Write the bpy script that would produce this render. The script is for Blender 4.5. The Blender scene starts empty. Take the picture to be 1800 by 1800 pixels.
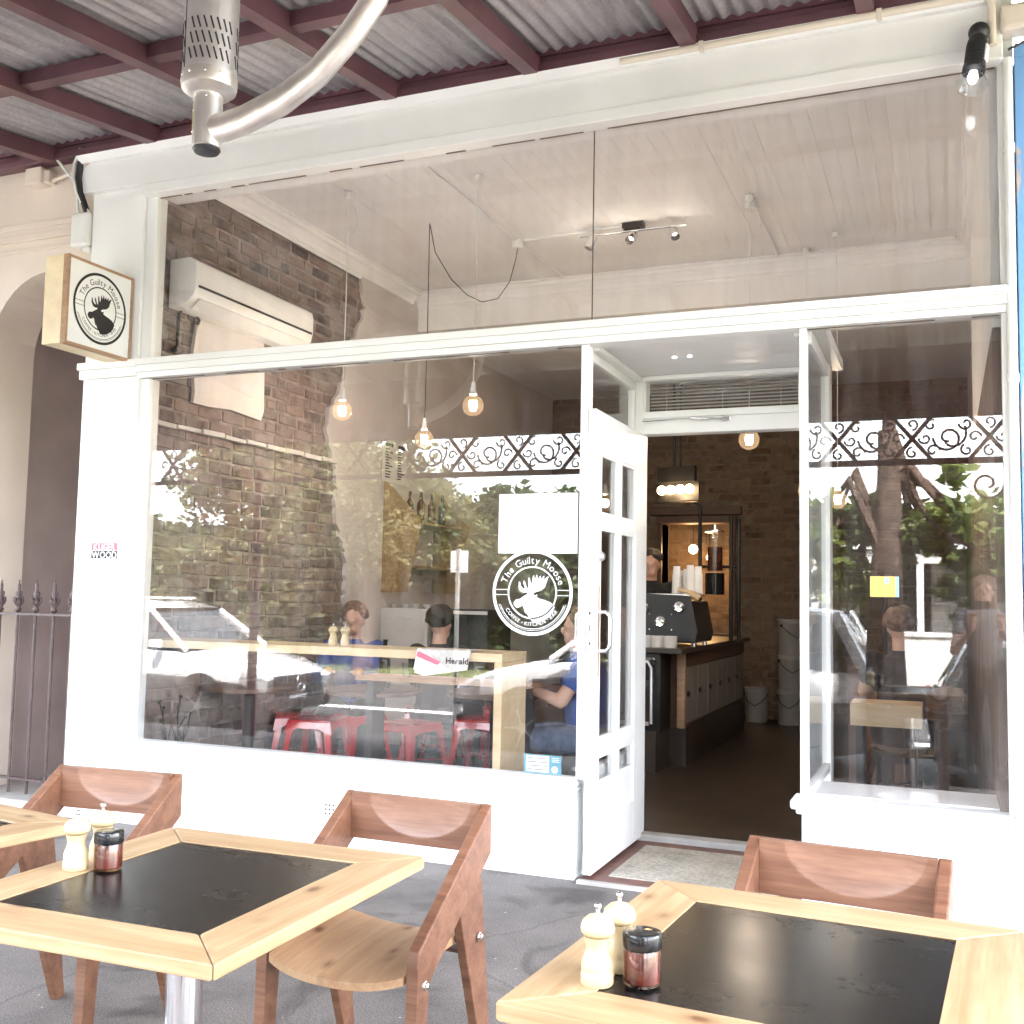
import bpy, bmesh, math, random
from mathutils import Vector, Matrix, Euler
from mathutils.geometry import tessellate_polygon
random.seed(7)
R = math.radians
PI = math.pi
scene = bpy.context.scene
COL = scene.collection

# ------------------------------------------------------------------ camera
cam_d = bpy.data.cameras.new('camera')
cam = bpy.data.objects.new('camera', cam_d)
COL.objects.link(cam)
def cam_matrix(yaw, pitch, roll, loc):
    w = Vector((-math.sin(yaw)*math.cos(pitch), math.cos(yaw)*math.cos(pitch), math.sin(pitch)))
    r = Vector((math.cos(yaw), math.sin(yaw), 0))
    u = r.cross(w)
    r2 = r*math.cos(roll) + u*math.sin(roll)
    u2 = -r*math.sin(roll) + u*math.cos(roll)
    m = Matrix((r2, u2, -w)).transposed().to_4x4()
    m.translation = loc
    return m
CAM = Vector((4.3431, -4.9130, 1.35))
cam.matrix_world = cam_matrix(R(22.3525), R(4.4771), R(1.0845), CAM)
cam_d.sensor_width = 36
cam_d.lens = 36*1855.11/1800
cam_d.clip_start = 0.02
cam_d.clip_end = 2000
scene.camera = cam

# ------------------------------------------------------------------ light
SUN_EL, SUN_ROT = R(52), R(28)
world = bpy.data.worlds.new('World'); scene.world = world; world.use_nodes = True
nt = world.node_tree
for n in list(nt.nodes): nt.nodes.remove(n)
wo = nt.nodes.new('ShaderNodeOutputWorld'); bg = nt.nodes.new('ShaderNodeBackground')
sky = nt.nodes.new('ShaderNodeTexSky'); sky.sky_type = 'NISHITA'; sky.sun_disc = False
sky.sun_elevation = SUN_EL; sky.sun_rotation = SUN_ROT
sky.air_density = 1.0; sky.dust_density = 3.0; sky.ozone_density = 0.6
bg.inputs['Strength'].default_value = 0.15
hs = nt.nodes.new('ShaderNodeHueSaturation'); hs.inputs['Saturation'].default_value = .36   # thin cloud takes most of the blue out
nt.links.new(sky.outputs[0], hs.inputs['Color']); nt.links.new(hs.outputs[0], bg.inputs[0]); nt.links.new(bg.outputs[0], wo.inputs[0])
sun_d = bpy.data.lights.new('sun', 'SUN'); sun_d.energy = 2.0; sun_d.angle = R(3)
sun_d.color = (1.0, 0.96, 0.9)
sun = bpy.data.objects.new('sun', sun_d); COL.objects.link(sun)
sdir = Vector((math.sin(SUN_ROT)*math.cos(SUN_EL), math.cos(SUN_ROT)*math.cos(SUN_EL), math.sin(SUN_EL)))
sun.rotation_euler = sdir.to_track_quat('Z', 'Y').to_euler()
sun.location = (0, 20, 30)
vs = scene.view_settings
vs.view_transform = 'Standard'; vs.look = 'None'; vs.gamma = 1; vs.use_curve_mapping = False
vs.exposure = 4.85
cy = scene.cycles
cy.use_denoising = True
cy.max_bounces = 8; cy.diffuse_bounces = 4; cy.glossy_bounces = 4; cy.use_adaptive_sampling = True; cy.adaptive_threshold = .02; cy.transparent_max_bounces = 24
cy.transmission_bounces = 8; cy.sample_clamp_indirect = 6; cy.caustics_reflective = False; cy.caustics_refractive = False

# ------------------------------------------------------------------ helpers
class MB:
    def __init__(s): s.v = []; s.f = []
    def add(s, vs_, fs):
        o = len(s.v); s.v += [tuple(p) for p in vs_]; s.f += [tuple(i+o for i in f) for f in fs]; return s
    def box(s, x0, x1, y0, y1, z0, z1):
        return s.add([(x0,y0,z0),(x1,y0,z0),(x1,y1,z0),(x0,y1,z0),(x0,y0,z1),(x1,y0,z1),(x1,y1,z1),(x0,y1,z1)],
                     [(0,3,2,1),(4,5,6,7),(0,1,5,4),(1,2,6,5),(2,3,7,6),(3,0,4,7)])
    def obox(s, c, size, rot=None):
        m = (rot or Matrix.Identity(3)); a, b, d = (q/2 for q in size); c = Vector(c)
        vs_ = [c + m @ Vector((x*a, y*b, z*d)) for x, y, z in ((-1,-1,-1),(1,-1,-1),(1,1,-1),(-1,1,-1),(-1,-1,1),(1,-1,1),(1,1,1),(-1,1,1))]
        return s.add(vs_, [(0,3,2,1),(4,5,6,7),(0,1,5,4),(1,2,6,5),(2,3,7,6),(3,0,4,7)])
    def bar(s, a, b, w, h, up=(0,0,1)):
        a = Vector(a); b = Vector(b); d = (b-a); L = d.length; d = d/L; up = Vector(up)
        x = d.cross(up)
        if x.length < 1e-4: x = d.cross(Vector((1,0,0)))
        x.normalize(); z = x.cross(d)
        m = Matrix((x, d, z)).transposed()
        return s.obox((a+b)/2, (w, L, h), m)
    def prism(s, poly, axis, a0, a1):
        # poly in the two remaining axes in order (x,y,z minus axis)
        n = len(poly)
        def P(p, a):
            if axis == 'x': return (a, p[0], p[1])
            if axis == 'y': return (p[0], a, p[1])
            return (p[0], p[1], a)
        vs_ = [P(p, a0) for p in poly] + [P(p, a1) for p in poly]
        tris = tessellate_polygon([[Vector((p[0], p[1], 0)) for p in poly]])
        fs = [tuple(t) for t in tris] + [tuple(i+n for i in reversed(t)) for t in tris]
        fs += [(i, (i+1) % n, (i+1) % n + n, i+n) for i in range(n)]
        return s.add(vs_, fs)
    def tube(s, pts, r, n=8, caps=True, flat=1.0):
        pts = [Vector(p) for p in pts]; k = len(pts)
        rs = r if isinstance(r, (list, tuple)) else [r]*k
        t0 = (pts[1]-pts[0]).normalized()
        ref = Vector((0,0,1)) if abs(t0.z) < 0.9 else Vector((1,0,0))
        x = t0.cross(ref).normalized()
        vs_ = []
        for i, p in enumerate(pts):
            t = (pts[min(i+1,k-1)] - pts[max(i-1,0)]).normalized()
            x = (x - t*x.dot(t)); 
            if x.length < 1e-6: x = t.cross(Vector((0.3,0.5,0.8)))
            x.normalize(); y = t.cross(x)
            for j in range(n):
                a = 2*PI*j/n; vs_.append(p + x*(math.cos(a)*rs[i]) + y*(math.sin(a)*rs[i]*flat))
        fs = [(i*n+j, i*n+(j+1) % n, (i+1)*n+(j+1) % n, (i+1)*n+j) for i in range(k-1) for j in range(n)]
        if caps: fs += [tuple(range(n-1, -1, -1)), tuple((k-1)*n+j for j in range(n))]
        return s.add(vs_, fs)
    def lathe(s, prof, n=20, c=(0,0,0), rot=None):
        c = Vector(c); m = rot or Matrix.Identity(3); k = len(prof); vs_ = []
        for r, z in prof:
            for j in range(n):
                a = 2*PI*j/n; vs_.append(c + m @ Vector((r*math.cos(a), r*math.sin(a), z)))
        fs = [(i*n+j, i*n+(j+1) % n, (i+1)*n+(j+1) % n, (i+1)*n+j) for i in range(k-1) for j in range(n)]
        fs += [tuple(range(n-1, -1, -1)), tuple((k-1)*n+j for j in range(n))]
        return s.add(vs_, fs)
    def sphere(s, c, r, n=14, m=8, sc=(1,1,1)):
        prof = [(max(1e-4, r*math.sin(PI*i/m)), -r*math.cos(PI*i/m)) for i in range(m+1)]
        return s.lathe(prof, n, c, Matrix.Diagonal(Vector(sc)))
    def capsule(s, a, b, ra, rb, n=10):
        a = Vector(a); b = Vector(b); d = b-a; L = max(d.length, 1e-5); q = d.to_track_quat('Z', 'Y').to_matrix()
        prof = [(max(1e-4, ra*math.sin(t)), -ra*math.cos(t)) for t in (0.0, .4, .8, 1.2, PI/2)]
        prof += [(max(1e-4, rb*math.cos(t)), L+rb*math.sin(t)) for t in (0, .4, .8, 1.2, PI/2)]
        return s.lathe(prof, n, a, q)
    def mesh(s, name):
        me = bpy.data.meshes.new(name); me.from_pydata(s.v, [], s.f); me.update(); return me
    def build(s, name, mat, parent=None, smooth=None, bevel=None, seg=2, loc=None, rot=None, recalc=True):
        me = s.mesh(name)
        if recalc:
            bm = bmesh.new(); bm.from_mesh(me); bmesh.ops.recalc_face_normals(bm, faces=bm.faces); bm.to_mesh(me); bm.free()
        return link(name, me, mat, parent, smooth, bevel, seg, loc, rot)
def link(name, me, mat, parent=None, smooth=None, bevel=None, seg=2, loc=None, rot=None):
    o = bpy.data.objects.new(name, me); COL.objects.link(o)
    if mat is not None and not me.materials: me.materials.append(M[mat] if isinstance(mat, str) else mat)
    if parent: o.parent = parent
    if smooth:
        me.shade_smooth(); me.set_sharp_from_angle(angle=R(smooth))
    if bevel:
        b = o.modifiers.new('bevel', 'BEVEL'); b.width = bevel; b.segments = seg; b.limit_method = 'ANGLE'; b.angle_limit = R(40)
    if loc is not None: o.location = loc
    if rot is not None: o.rotation_euler = rot
    return o
def tag(o, label=None, cat=None, group=None, kind=None):
    if label: o['label'] = label
    if cat: o['category'] = cat
    if group: o['group'] = group
    if kind: o['kind'] = kind
    return o
def thing(name, label, cat, loc=(0,0,0), rz=0, group=None):
    o = bpy.data.objects.new(name, None); COL.objects.link(o); o.empty_display_size = 0.1
    o.location = loc; o.rotation_euler = (0, 0, rz)
    return tag(o, label, cat, group)
def struct(o): o['kind'] = 'structure'; return o
KIDS = {}
def copy_tree(o, parent=None):
    c = o.copy(); COL.objects.link(c)
    if parent: c.parent = parent
    for ch in list(o.children): copy_tree(ch, c)
    return c
def dup(root, label, loc, rz=0, group=None):
    c = copy_tree(root); c.location = loc; c.rotation_euler = (0, 0, rz); tag(c, label, None, group); return c

# ------------------------------------------------------------------ materials
M = {}
def newmat(name):
    m = bpy.data.materials.new(name); m.use_nodes = True; M[name] = m
    nt = m.node_tree; b = nt.nodes['Principled BSDF']
    return m, nt, b
def N(nt, t, **kw):
    n = nt.nodes.new('ShaderNode'+t)
    for k, v in kw.items():
        if k in n.inputs: n.inputs[k].default_value = v
        else: setattr(n, k, v)
    return n
def ramp(nt, fac, stops):
    r = nt.nodes.new('ShaderNodeValToRGB'); e = r.color_ramp.elements
    while len(e) < len(stops): e.new(0.5)
    for i, (p, c) in enumerate(stops): e[i].position = p; e[i].color = (*c, 1) if len(c) == 3 else c
    nt.links.new(fac, r.inputs[0]); return r.outputs[0]
def coords(nt, scale=(1,1,1), kind='Object', rot=(0,0,0)):
    tc = nt.nodes.new('ShaderNodeTexCoord'); mp = nt.nodes.new('ShaderNodeMapping')
    mp.inputs['Scale'].default_value = scale; mp.inputs['Rotation'].default_value = rot
    nt.links.new(tc.outputs[kind], mp.inputs[0]); return mp.outputs[0]
def bump(nt, b, h, strength=.2, dist=.01):
    bp = nt.nodes.new('ShaderNodeBump'); bp.inputs['Strength'].default_value = strength; bp.inputs['Distance'].default_value = dist
    nt.links.new(h, bp.inputs['Height']); nt.links.new(bp.outputs[0], b.inputs['Normal'])
def plain(name, col, rough=.5, metal=0., var=.12, scale=6., bmp=.0, bscale=60., spec=None, detail=4, coat=0):
    m, nt, b = newmat(name); co = coords(nt)
    no = N(nt, 'TexNoise', Scale=scale, Detail=detail); nt.links.new(co, no.inputs['Vector'])
    lo = tuple(c*(1-var) for c in col); hi = tuple(min(1, c*(1+var*.6)) for c in col)
    nt.links.new(ramp(nt, no.outputs[0], [(.3, lo), (.7, hi)]), b.inputs['Base Color'])
    b.inputs['Roughness'].default_value = rough; b.inputs['Metallic'].default_value = metal
    if spec is not None: b.inputs['Specular IOR Level'].default_value = spec
    if coat: b.inputs['Coat Weight'].default_value = coat; b.inputs['Coat Roughness'].default_value = .05
    if bmp:
        n2 = N(nt, 'TexNoise', Scale=bscale, Detail=5); nt.links.new(co, n2.inputs['Vector']); bump(nt, b, n2.outputs[0], bmp)
    return m
def wood(name, c1, c2, rough=.5, scale=1., knots=0, coat=0, axis='x', rings=9.):
    m, nt, b = newmat(name)
    s = {'x': (.9, 14, 14), 'y': (14, .9, 14), 'z': (14, 14, .9)}[axis]
    info = nt.nodes.new('ShaderNodeObjectInfo')
    tc = nt.nodes.new('ShaderNodeTexCoord'); ad = N(nt, 'VectorMath', operation='ADD')
    ms = N(nt, 'Math', operation='MULTIPLY'); ms.inputs[1].default_value = 13.
    nt.links.new(info.outputs['Random'], ms.inputs[0])
    nt.links.new(tc.outputs['Object'], ad.inputs[0]); nt.links.new(ms.outputs[0], ad.inputs[1])
    mp = nt.nodes.new('ShaderNodeMapping'); mp.inputs['Scale'].default_value = tuple(q*scale for q in s)
    nt.links.new(ad.outputs[0], mp.inputs[0])
    n1 = N(nt, 'TexNoise', Scale=1.6, Detail=6, Distortion=.6); nt.links.new(mp.outputs[0], n1.inputs['Vector'])
    n2 = N(nt, 'TexNoise', Scale=9, Detail=3); nt.links.new(mp.outputs[0], n2.inputs['Vector'])
    mx = N(nt, 'Mix', data_type='FLOAT'); mx.inputs[0].default_value = .35
    nt.links.new(n1.outputs[0], mx.inputs[2]); nt.links.new(n2.outputs[0], mx.inputs[3])
    col = ramp(nt, mx.outputs[0], [(.32, c2), (.5, tuple((a+q)/2 for a, q in zip(c1, c2))), (.66, c1)])
    big = N(nt, 'TexNoise', Scale=5, Detail=3); nt.links.new(ad.outputs[0], big.inputs['Vector'])
    bl = N(nt, 'Mix', data_type='RGBA', blend_type='MULTIPLY'); bl.inputs[0].default_value = .5
    nt.links.new(col, bl.inputs[6]); nt.links.new(ramp(nt, big.outputs[0], [(.3, (.72,.66,.6)), (.65, (1,1,1))]), bl.inputs[7])
    out = bl.outputs[2]
    if knots:
        kp = nt.nodes.new('ShaderNodeMapping'); kp.inputs['Scale'].default_value = {'x': (7, 13, 0), 'y': (13, 7, 0), 'z': (11, 0, 5.5)}[axis]
        nt.links.new(ad.outputs[0], kp.inputs[0])
        vo = N(nt, 'TexVoronoi', Scale=knots, Randomness=1.); nt.links.new(kp.outputs[0], vo.inputs['Vector'])
        kk = ramp(nt, vo.outputs['Distance'], [(.07, (1,1,1)), (.13, (.4,.4,.4)), (.24, (0,0,0))])
        m2 = N(nt, 'Mix', data_type='RGBA'); nt.links.new(kk, m2.inputs[0]); nt.links.new(out, m2.inputs[6])
        m2.inputs[7].default_value = (c2[0]*.45, c2[1]*.35, c2[2]*.3, 1); out = m2.outputs[2]
    nt.links.new(out, b.inputs['Base Color']); b.inputs['Roughness'].default_value = rough
    if coat: b.inputs['Coat Weight'].default_value = coat; b.inputs['Coat Roughness'].default_value = .12
    bump(nt, b, mx.outputs[0], .12, .004)
    return m
def brickmat(name, stops, mort=0, dirt=.5, rough=.9, smear=(.32,.275,.25,1)):
    m, nt, b = newmat(name)
    info = nt.nodes.new('ShaderNodeObjectInfo'); geo = nt.nodes.new('ShaderNodeNewGeometry')
    a = N(nt, 'Math', operation='ADD'); f = N(nt, 'Math', operation='FRACT')
    nt.links.new(info.outputs['Random'], a.inputs[0]); nt.links.new(geo.outputs['Random Per Island'], a.inputs[1]); nt.links.new(a.outputs[0], f.inputs[0])
    col = ramp(nt, f.outputs[0], stops)
    mp = nt.nodes.new('ShaderNodeMapping'); nt.links.new(geo.outputs['Position'], mp.inputs[0])
    no = N(nt, 'TexNoise', Scale=7, Detail=8, Roughness=.7); nt.links.new(mp.outputs[0], no.inputs['Vector'])
    n2 = N(nt, 'TexNoise', Scale=55, Detail=6); nt.links.new(mp.outputs[0], n2.inputs['Vector'])
    bl = N(nt, 'Mix', data_type='RGBA', blend_type='MULTIPLY'); bl.inputs[0].default_value = dirt
    nt.links.new(col, bl.inputs[6]); nt.links.new(ramp(nt, no.outputs[0], [(.32, (.22,.2,.19)), (.48, (.9,.88,.86)), (.75, (1.0,1.0,1.0))]), bl.inputs[7])
    # old plaster smears left on the faces
    n3 = N(nt, 'TexNoise', Scale=2.6, Detail=9, Roughness=.75); nt.links.new(mp.outputs[0], n3.inputs['Vector'])
    m2 = N(nt, 'Mix', data_type='RGBA'); nt.links.new(ramp(nt, n3.outputs[0], [(.46, (0,0,0)), (.62, (.85,.85,.85))]), m2.inputs[0])
    nt.links.new(bl.outputs[2], m2.inputs[6]); m2.inputs[7].default_value = smear
    nt.links.new(m2.outputs[2], b.inputs['Base Color'])
    b.inputs['Roughness'].default_value = rough
    bump(nt, b, n2.outputs[0], .5, .006)
    return m
def glassmat(name, f0=.06, tint=(.985,.985,.985), rough=0.0, dirt=0, glow=None):
    m, nt, b = newmat(name); nt.nodes.remove(b); out = nt.nodes['Material Output']
    lw = N(nt, 'LayerWeight', Blend=.5); pw = N(nt, 'Math', operation='POWER'); pw.inputs[1].default_value = 5
    ma = N(nt, 'Math', operation='MULTIPLY_ADD'); ma.inputs[1].default_value = 1-f0; ma.inputs[2].default_value = f0
    tr = N(nt, 'BsdfTransparent', Color=(*tint, 1)); gl = N(nt, 'BsdfGlossy', Roughness=rough)
    mx = nt.nodes.new('ShaderNodeMixShader')
    nt.links.new(lw.outputs['Facing'], pw.inputs[0]); nt.links.new(pw.outputs[0], ma.inputs[0]); nt.links.new(ma.outputs[0], mx.inputs[0])
    nt.links.new(tr.outputs[0], mx.inputs[1]); nt.links.new(gl.outputs[0], mx.inputs[2])
    last = mx.outputs[0]
    if dirt:
        co = coords(nt, (9, 9, .9)); no = N(nt, 'TexNoise', Scale=1.5, Detail=5); nt.links.new(co, no.inputs['Vector'])
        df = N(nt, 'BsdfDiffuse', Color=(.6,.58,.57,1)); m2 = nt.nodes.new('ShaderNodeMixShader')
        nt.links.new(ramp(nt, no.outputs[0], [(.4, (0,0,0)), (.75, (dirt,dirt,dirt))]), m2.inputs[0])
        nt.links.new(last, m2.inputs[1]); nt.links.new(df.outputs[0], m2.inputs[2]); last = m2.outputs[0]
    if glow:
        em_ = N(nt, 'Emission', Color=(*glow[0], 1), Strength=glow[1]); ad = nt.nodes.new('ShaderNodeAddShader')
        nt.links.new(last, ad.inputs[0]); nt.links.new(em_.outputs[0], ad.inputs[1]); last = ad.outputs[0]
    nt.links.new(last, out.inputs[0]); return m
def emit(name, col, s):
    m, nt, b = newmat(name); b.inputs['Base Color'].default_value = (*col, 1)
    b.inputs['Emission Color'].default_value = (*col, 1); b.inputs['Emission Strength'].default_value = s; return m
def leafmat(name, c1, c2):
    m, nt, b = newmat(name); geo = nt.nodes.new('ShaderNodeNewGeometry')
    nt.links.new(ramp(nt, geo.outputs['Random Per Island'], [(0, c1), (1, c2)]), b.inputs['Base Color'])
    b.inputs['Roughness'].default_value = .55
    tl = N(nt, 'BsdfTranslucent'); nt.links.new(ramp(nt, geo.outputs['Random Per Island'], [(0, tuple(1.6*q for q in c1)), (1, tuple(1.6*q for q in c2))]), tl.inputs[0])
    mx = nt.nodes.new('ShaderNodeMixShader'); mx.inputs[0].default_value = .4
    out = nt.nodes['Material Output']; nt.links.new(b.outputs[0], mx.inputs[1]); nt.links.new(tl.outputs[0], mx.inputs[2]); nt.links.new(mx.outputs[0], out.inputs[0])
    return m

plain('white_paint', (.86,.86,.855), .42, var=.05, scale=3, bmp=.06, bscale=25)
plain('white_render', (.85,.85,.845), .6, var=.05, scale=2.2, bmp=.12, bscale=18)
plain('cream_paint', (.72,.62,.54), .6, var=.07, scale=2.5, bmp=.08, bscale=30)
plain('plum_render', (.40,.325,.305), .7, var=.12, scale=3, bmp=.1, bscale=40)
plain('interior_white', (.85,.845,.85), .55, var=.05, scale=2, bmp=.04)
plain('plaster', (.60,.55,.53), .75, var=.12, scale=2.2, bmp=.12, bscale=14)
plain('patch_plaster', (.70,.66,.64), .7, var=.1, scale=3, bmp=.1, bscale=20)
plain('mortar', (.30,.25,.225), .95, var=.45, scale=9, bmp=.6, bscale=70)
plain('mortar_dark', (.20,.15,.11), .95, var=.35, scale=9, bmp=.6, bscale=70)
plain('maroon', (.14,.062,.075), .45, var=.3, scale=4, bmp=.08)
plain('plum_iron', (.075,.045,.045), .5, var=.3, scale=12, bmp=.2, bscale=80)
plain('wall_brown', (.20,.15,.125), .8, var=.3, scale=3, bmp=.2)
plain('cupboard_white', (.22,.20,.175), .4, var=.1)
wood('scoop_wood', (.29,.15,.092), (.16,.072,.044), .45, 1.1, coat=.15)
plain('bucket_grey', (.36,.345,.335), .3, var=.1)
plain('blue_paint', (.10,.26,.55), .5, var=.15, scale=6, bmp=.1)
plain('black_plastic', (.02,.02,.022), .45, var=.2)
plain('black_gloss', (.012,.012,.013), .12, var=.1)
plain('white_plastic', (.78,.78,.77), .35, var=.03)
plain('cream_plastic', (.76,.68,.58), .4, var=.05)
plain('steel', (.80,.77,.75), .36, .85, var=.12, scale=14, bmp=.03)
plain('steel_worn', (.74,.69,.65), .4, .85, var=.2, scale=9, bmp=.08, bscale=30)
plain('chrome', (.82,.82,.83), .10, 1., var=.03)
plain('dark_metal', (.03,.028,.027), .4, .6, var=.3)
plain('slot_dark', (.03,.025,.022), .8)
plain('floor_dark', (.045,.030,.021), .35, var=.4, scale=5, bmp=.05)
plain('red_steel', (.60,.010,.015), .22, 0, var=.08, coat=.6)
plain('white_enamel', (.62,.60,.58), .25, var=.06)
plain('paper', (.86,.86,.85), .8, var=.03)
plain('newsprint', (.62,.58,.55), .85, var=.2, scale=30)
plain('ink', (.012,.011,.012), .6, var=0)
plain('decal_white', (.86,.86,.86), .5, var=0)
plain('pink_print', (.75,.12,.20), .5, var=0)
plain('teal_print', (.10,.30,.40), .4, var=.05)
plain('yellow_label', (.75,.60,.05), .5, var=.1)
plain('black_panel', (.0045,.0042,.004), .3, var=.5, scale=9, bmp=.05, bscale=200, spec=.14)
def m_inset():
    m, nt, b = newmat('black_inset'); co = coords(nt, (2, 4, 1), rot=(0,0,.5)); b.inputs['Base Color'].default_value = (.0045,.0042,.004,1)
    n1 = N(nt, 'TexNoise', Scale=1.6, Detail=6, Roughness=.7); nt.links.new(co, n1.inputs['Vector'])
    nt.links.new(ramp(nt, n1.outputs[0], [(.3, (.22,.22,.22)), (.75, (.31,.31,.31))]), b.inputs['Roughness'])
    co2 = coords(nt); sp = N(nt, 'TexVoronoi', Scale=34); nt.links.new(co2, sp.inputs['Vector'])
    mx = N(nt, 'Mix', data_type='RGBA'); nt.links.new(ramp(nt, sp.outputs['Distance'], [(.03, (.35,.35,.35)), (.05, (0,0,0))]), mx.inputs[0])
    mx.inputs[6].default_value = (.0045,.0042,.004,1); mx.inputs[7].default_value = (.05,.045,.04,1); nt.links.new(mx.outputs[2], b.inputs['Base Color'])
    b.inputs['Specular IOR Level'].default_value = .22
m_inset()
plain('mill_wood', (.52,.40,.235), .38, var=.06, scale=5, coat=.2)
plain('sauce', (.10,.022,.012), .2, var=.6, scale=28)
plain('tile_border', (.16,.075,.06), .6, var=.3, scale=9, bmp=.1)
plain('concrete', (.42,.40,.38), .85, var=.2, scale=6, bmp=.2)
plain('car_white', (.74,.74,.75), .25, .05, var=.02, coat=1)
plain('car_silver_and_shade', (.20,.20,.205), .22, .6, var=.02, coat=1)
plain('car_glass', (.03,.04,.045), .05, var=.05, spec=.8)
plain('rubber', (.02,.02,.02), .75, var=.2)
plain('tail_red', (.5,.01,.015), .15, var=.3, scale=12, coat=.5)
plain('lamp_clear', (.55,.56,.58), .1, .4, var=.3, scale=20)
plain('skin', (.55,.33,.25), .55, var=.08, scale=8)
plain('hair_dark', (.03,.02,.015), .6, var=.4, scale=40, bmp=.6, bscale=120)
plain('hair_brown', (.16,.085,.05), .6, var=.4, scale=40, bmp=.6, bscale=120)
plain('hair_grey', (.40,.36,.33), .7, var=.3, scale=40, bmp=.6, bscale=120)
plain('cloth_blue', (.06,.09,.30), .85, var=.25, scale=14, bmp=.15)
plain('cloth_royal', (.03,.09,.33), .85, var=.25, scale=14, bmp=.15)
plain('cloth_black', (.012,.012,.014), .9, var=.3, scale=14, bmp=.15)
plain('cloth_grey', (.20,.19,.20), .9, var=.25, scale=14, bmp=.15)
plain('cloth_denim', (.10,.13,.20), .9, var=.25, scale=30, bmp=.15)
plain('cloth_white', (.7,.69,.68), .85, var=.1, scale=14, bmp=.15)
plain('bark', (.10,.065,.05), .95, var=.5, scale=12, bmp=.9, bscale=30)
plain('house_white', (.50,.48,.47), .7, var=.06, bmp=.05)
plain('house_grey', (.45,.43,.43), .7, var=.1, bmp=.05)
plain('roof_tile', (.32,.16,.12), .8, var=.25, scale=10, bmp=.3)
plain('roof_grey', (.42,.42,.43), .6, var=.15, scale=8, bmp=.2)
plain('house_brick', (.26,.12,.085), .9, var=.3, scale=14, bmp=.3)
plain('timber_dark', (.13,.06,.035), .6, var=.3, scale=8, bmp=.2)
plain('grass_base', (.13,.15,.05), .95, var=.4, scale=9, bmp=.5)
wood('pine', (.47,.33,.19), (.30,.175,.08), .5, 1., knots=.85, coat=.08)
wood('pine_plain', (.68,.53,.34), (.58,.43,.25), .5, .8, coat=.1)
wood('ply_birch', (.84,.72,.50), (.76,.62,.40), .5, .5)
wood('ply_edge', (.52,.33,.2), (.33,.19,.11), .6, 2.2)
wood('chair_wood', (.26,.128,.076), (.125,.052,.030), .4, 1.1, coat=.1)
wood('chair_seat', (.50,.33,.19), (.34,.19,.10), .5, .8, knots=.9, axis='y')
wood('walnut_dark', (.13,.06,.03), (.07,.03,.016), .45, 1.)
wood('ply_wall', (.36,.24,.12), (.26,.16,.075), .6, .7, axis='z')
brickmat('brick_old', [(0, (.225,.16,.14)), (.2, (.29,.215,.19)), (.38, (.12,.10,.095)), (.5, (.19,.14,.125)), (.7, (.26,.185,.16)), (.85, (.105,.09,.085)), (1, (.32,.25,.22))], dirt=.95)
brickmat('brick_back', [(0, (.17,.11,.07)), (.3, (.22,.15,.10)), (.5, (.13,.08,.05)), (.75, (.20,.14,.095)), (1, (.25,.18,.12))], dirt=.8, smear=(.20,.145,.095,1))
brickmat('brick_painted', [(0, (.60,.57,.55)), (.5, (.66,.63,.61)), (1, (.55,.52,.5))], dirt=.4, smear=(.7,.67,.65,1))
glassmat('pane', .068, dirt=.03)
glassmat('pane_small', .05)
glassmat('bulb_glass', .05, (1, .95, .88), glow=((1, .66, .36), .010))
glassmat('clear_glass', .05, (.93,.95,.95))
glassmat('jar_glass', .06, (.9,.78,.72))
emit('filament', (1, .72, .40), 7)
emit('warm_tube', (1, .70, .36), 1.2)
emit('spot_lens', (1, .88, .68), 1.5)
emit('cool_lens', (.95, .97, 1), .2)
emit('screen', (.85, .62, .18), .05)
emit('screen_blue', (.35, .6, .85), .05)
leafmat('leaf_green', (.05,.10,.02), (.16,.20,.045))
leafmat('leaf_dark', (.025,.05,.018), (.07,.10,.035))
leafmat('leaf_olive', (.07,.085,.03), (.16,.16,.07))

# corrugated iron with streaks along the fall
def m_iron():
    m, nt, b = newmat('galvanised'); co = coords(nt, (12, 1.2, 1))
    n1 = N(nt, 'TexNoise', Scale=1.4, Detail=8, Roughness=.7); nt.links.new(co, n1.inputs['Vector'])
    co2 = coords(nt); n2 = N(nt, 'TexNoise', Scale=45, Detail=4); nt.links.new(co2, n2.inputs['Vector'])
    c = ramp(nt, n1.outputs[0], [(.3, (.34,.32,.33)), (.5, (.56,.54,.555)), (.72, (.68,.66,.67))])
    bl = N(nt, 'Mix', data_type='RGBA', blend_type='MULTIPLY'); bl.inputs[0].default_value = .45
    nt.links.new(c, bl.inputs[6]); nt.links.new(n2.outputs[0], bl.inputs[7])
    nt.links.new(bl.outputs[2], b.inputs['Base Color']); b.inputs['Metallic'].default_value = .25; b.inputs['Roughness'].default_value = .5
m_iron()
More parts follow.
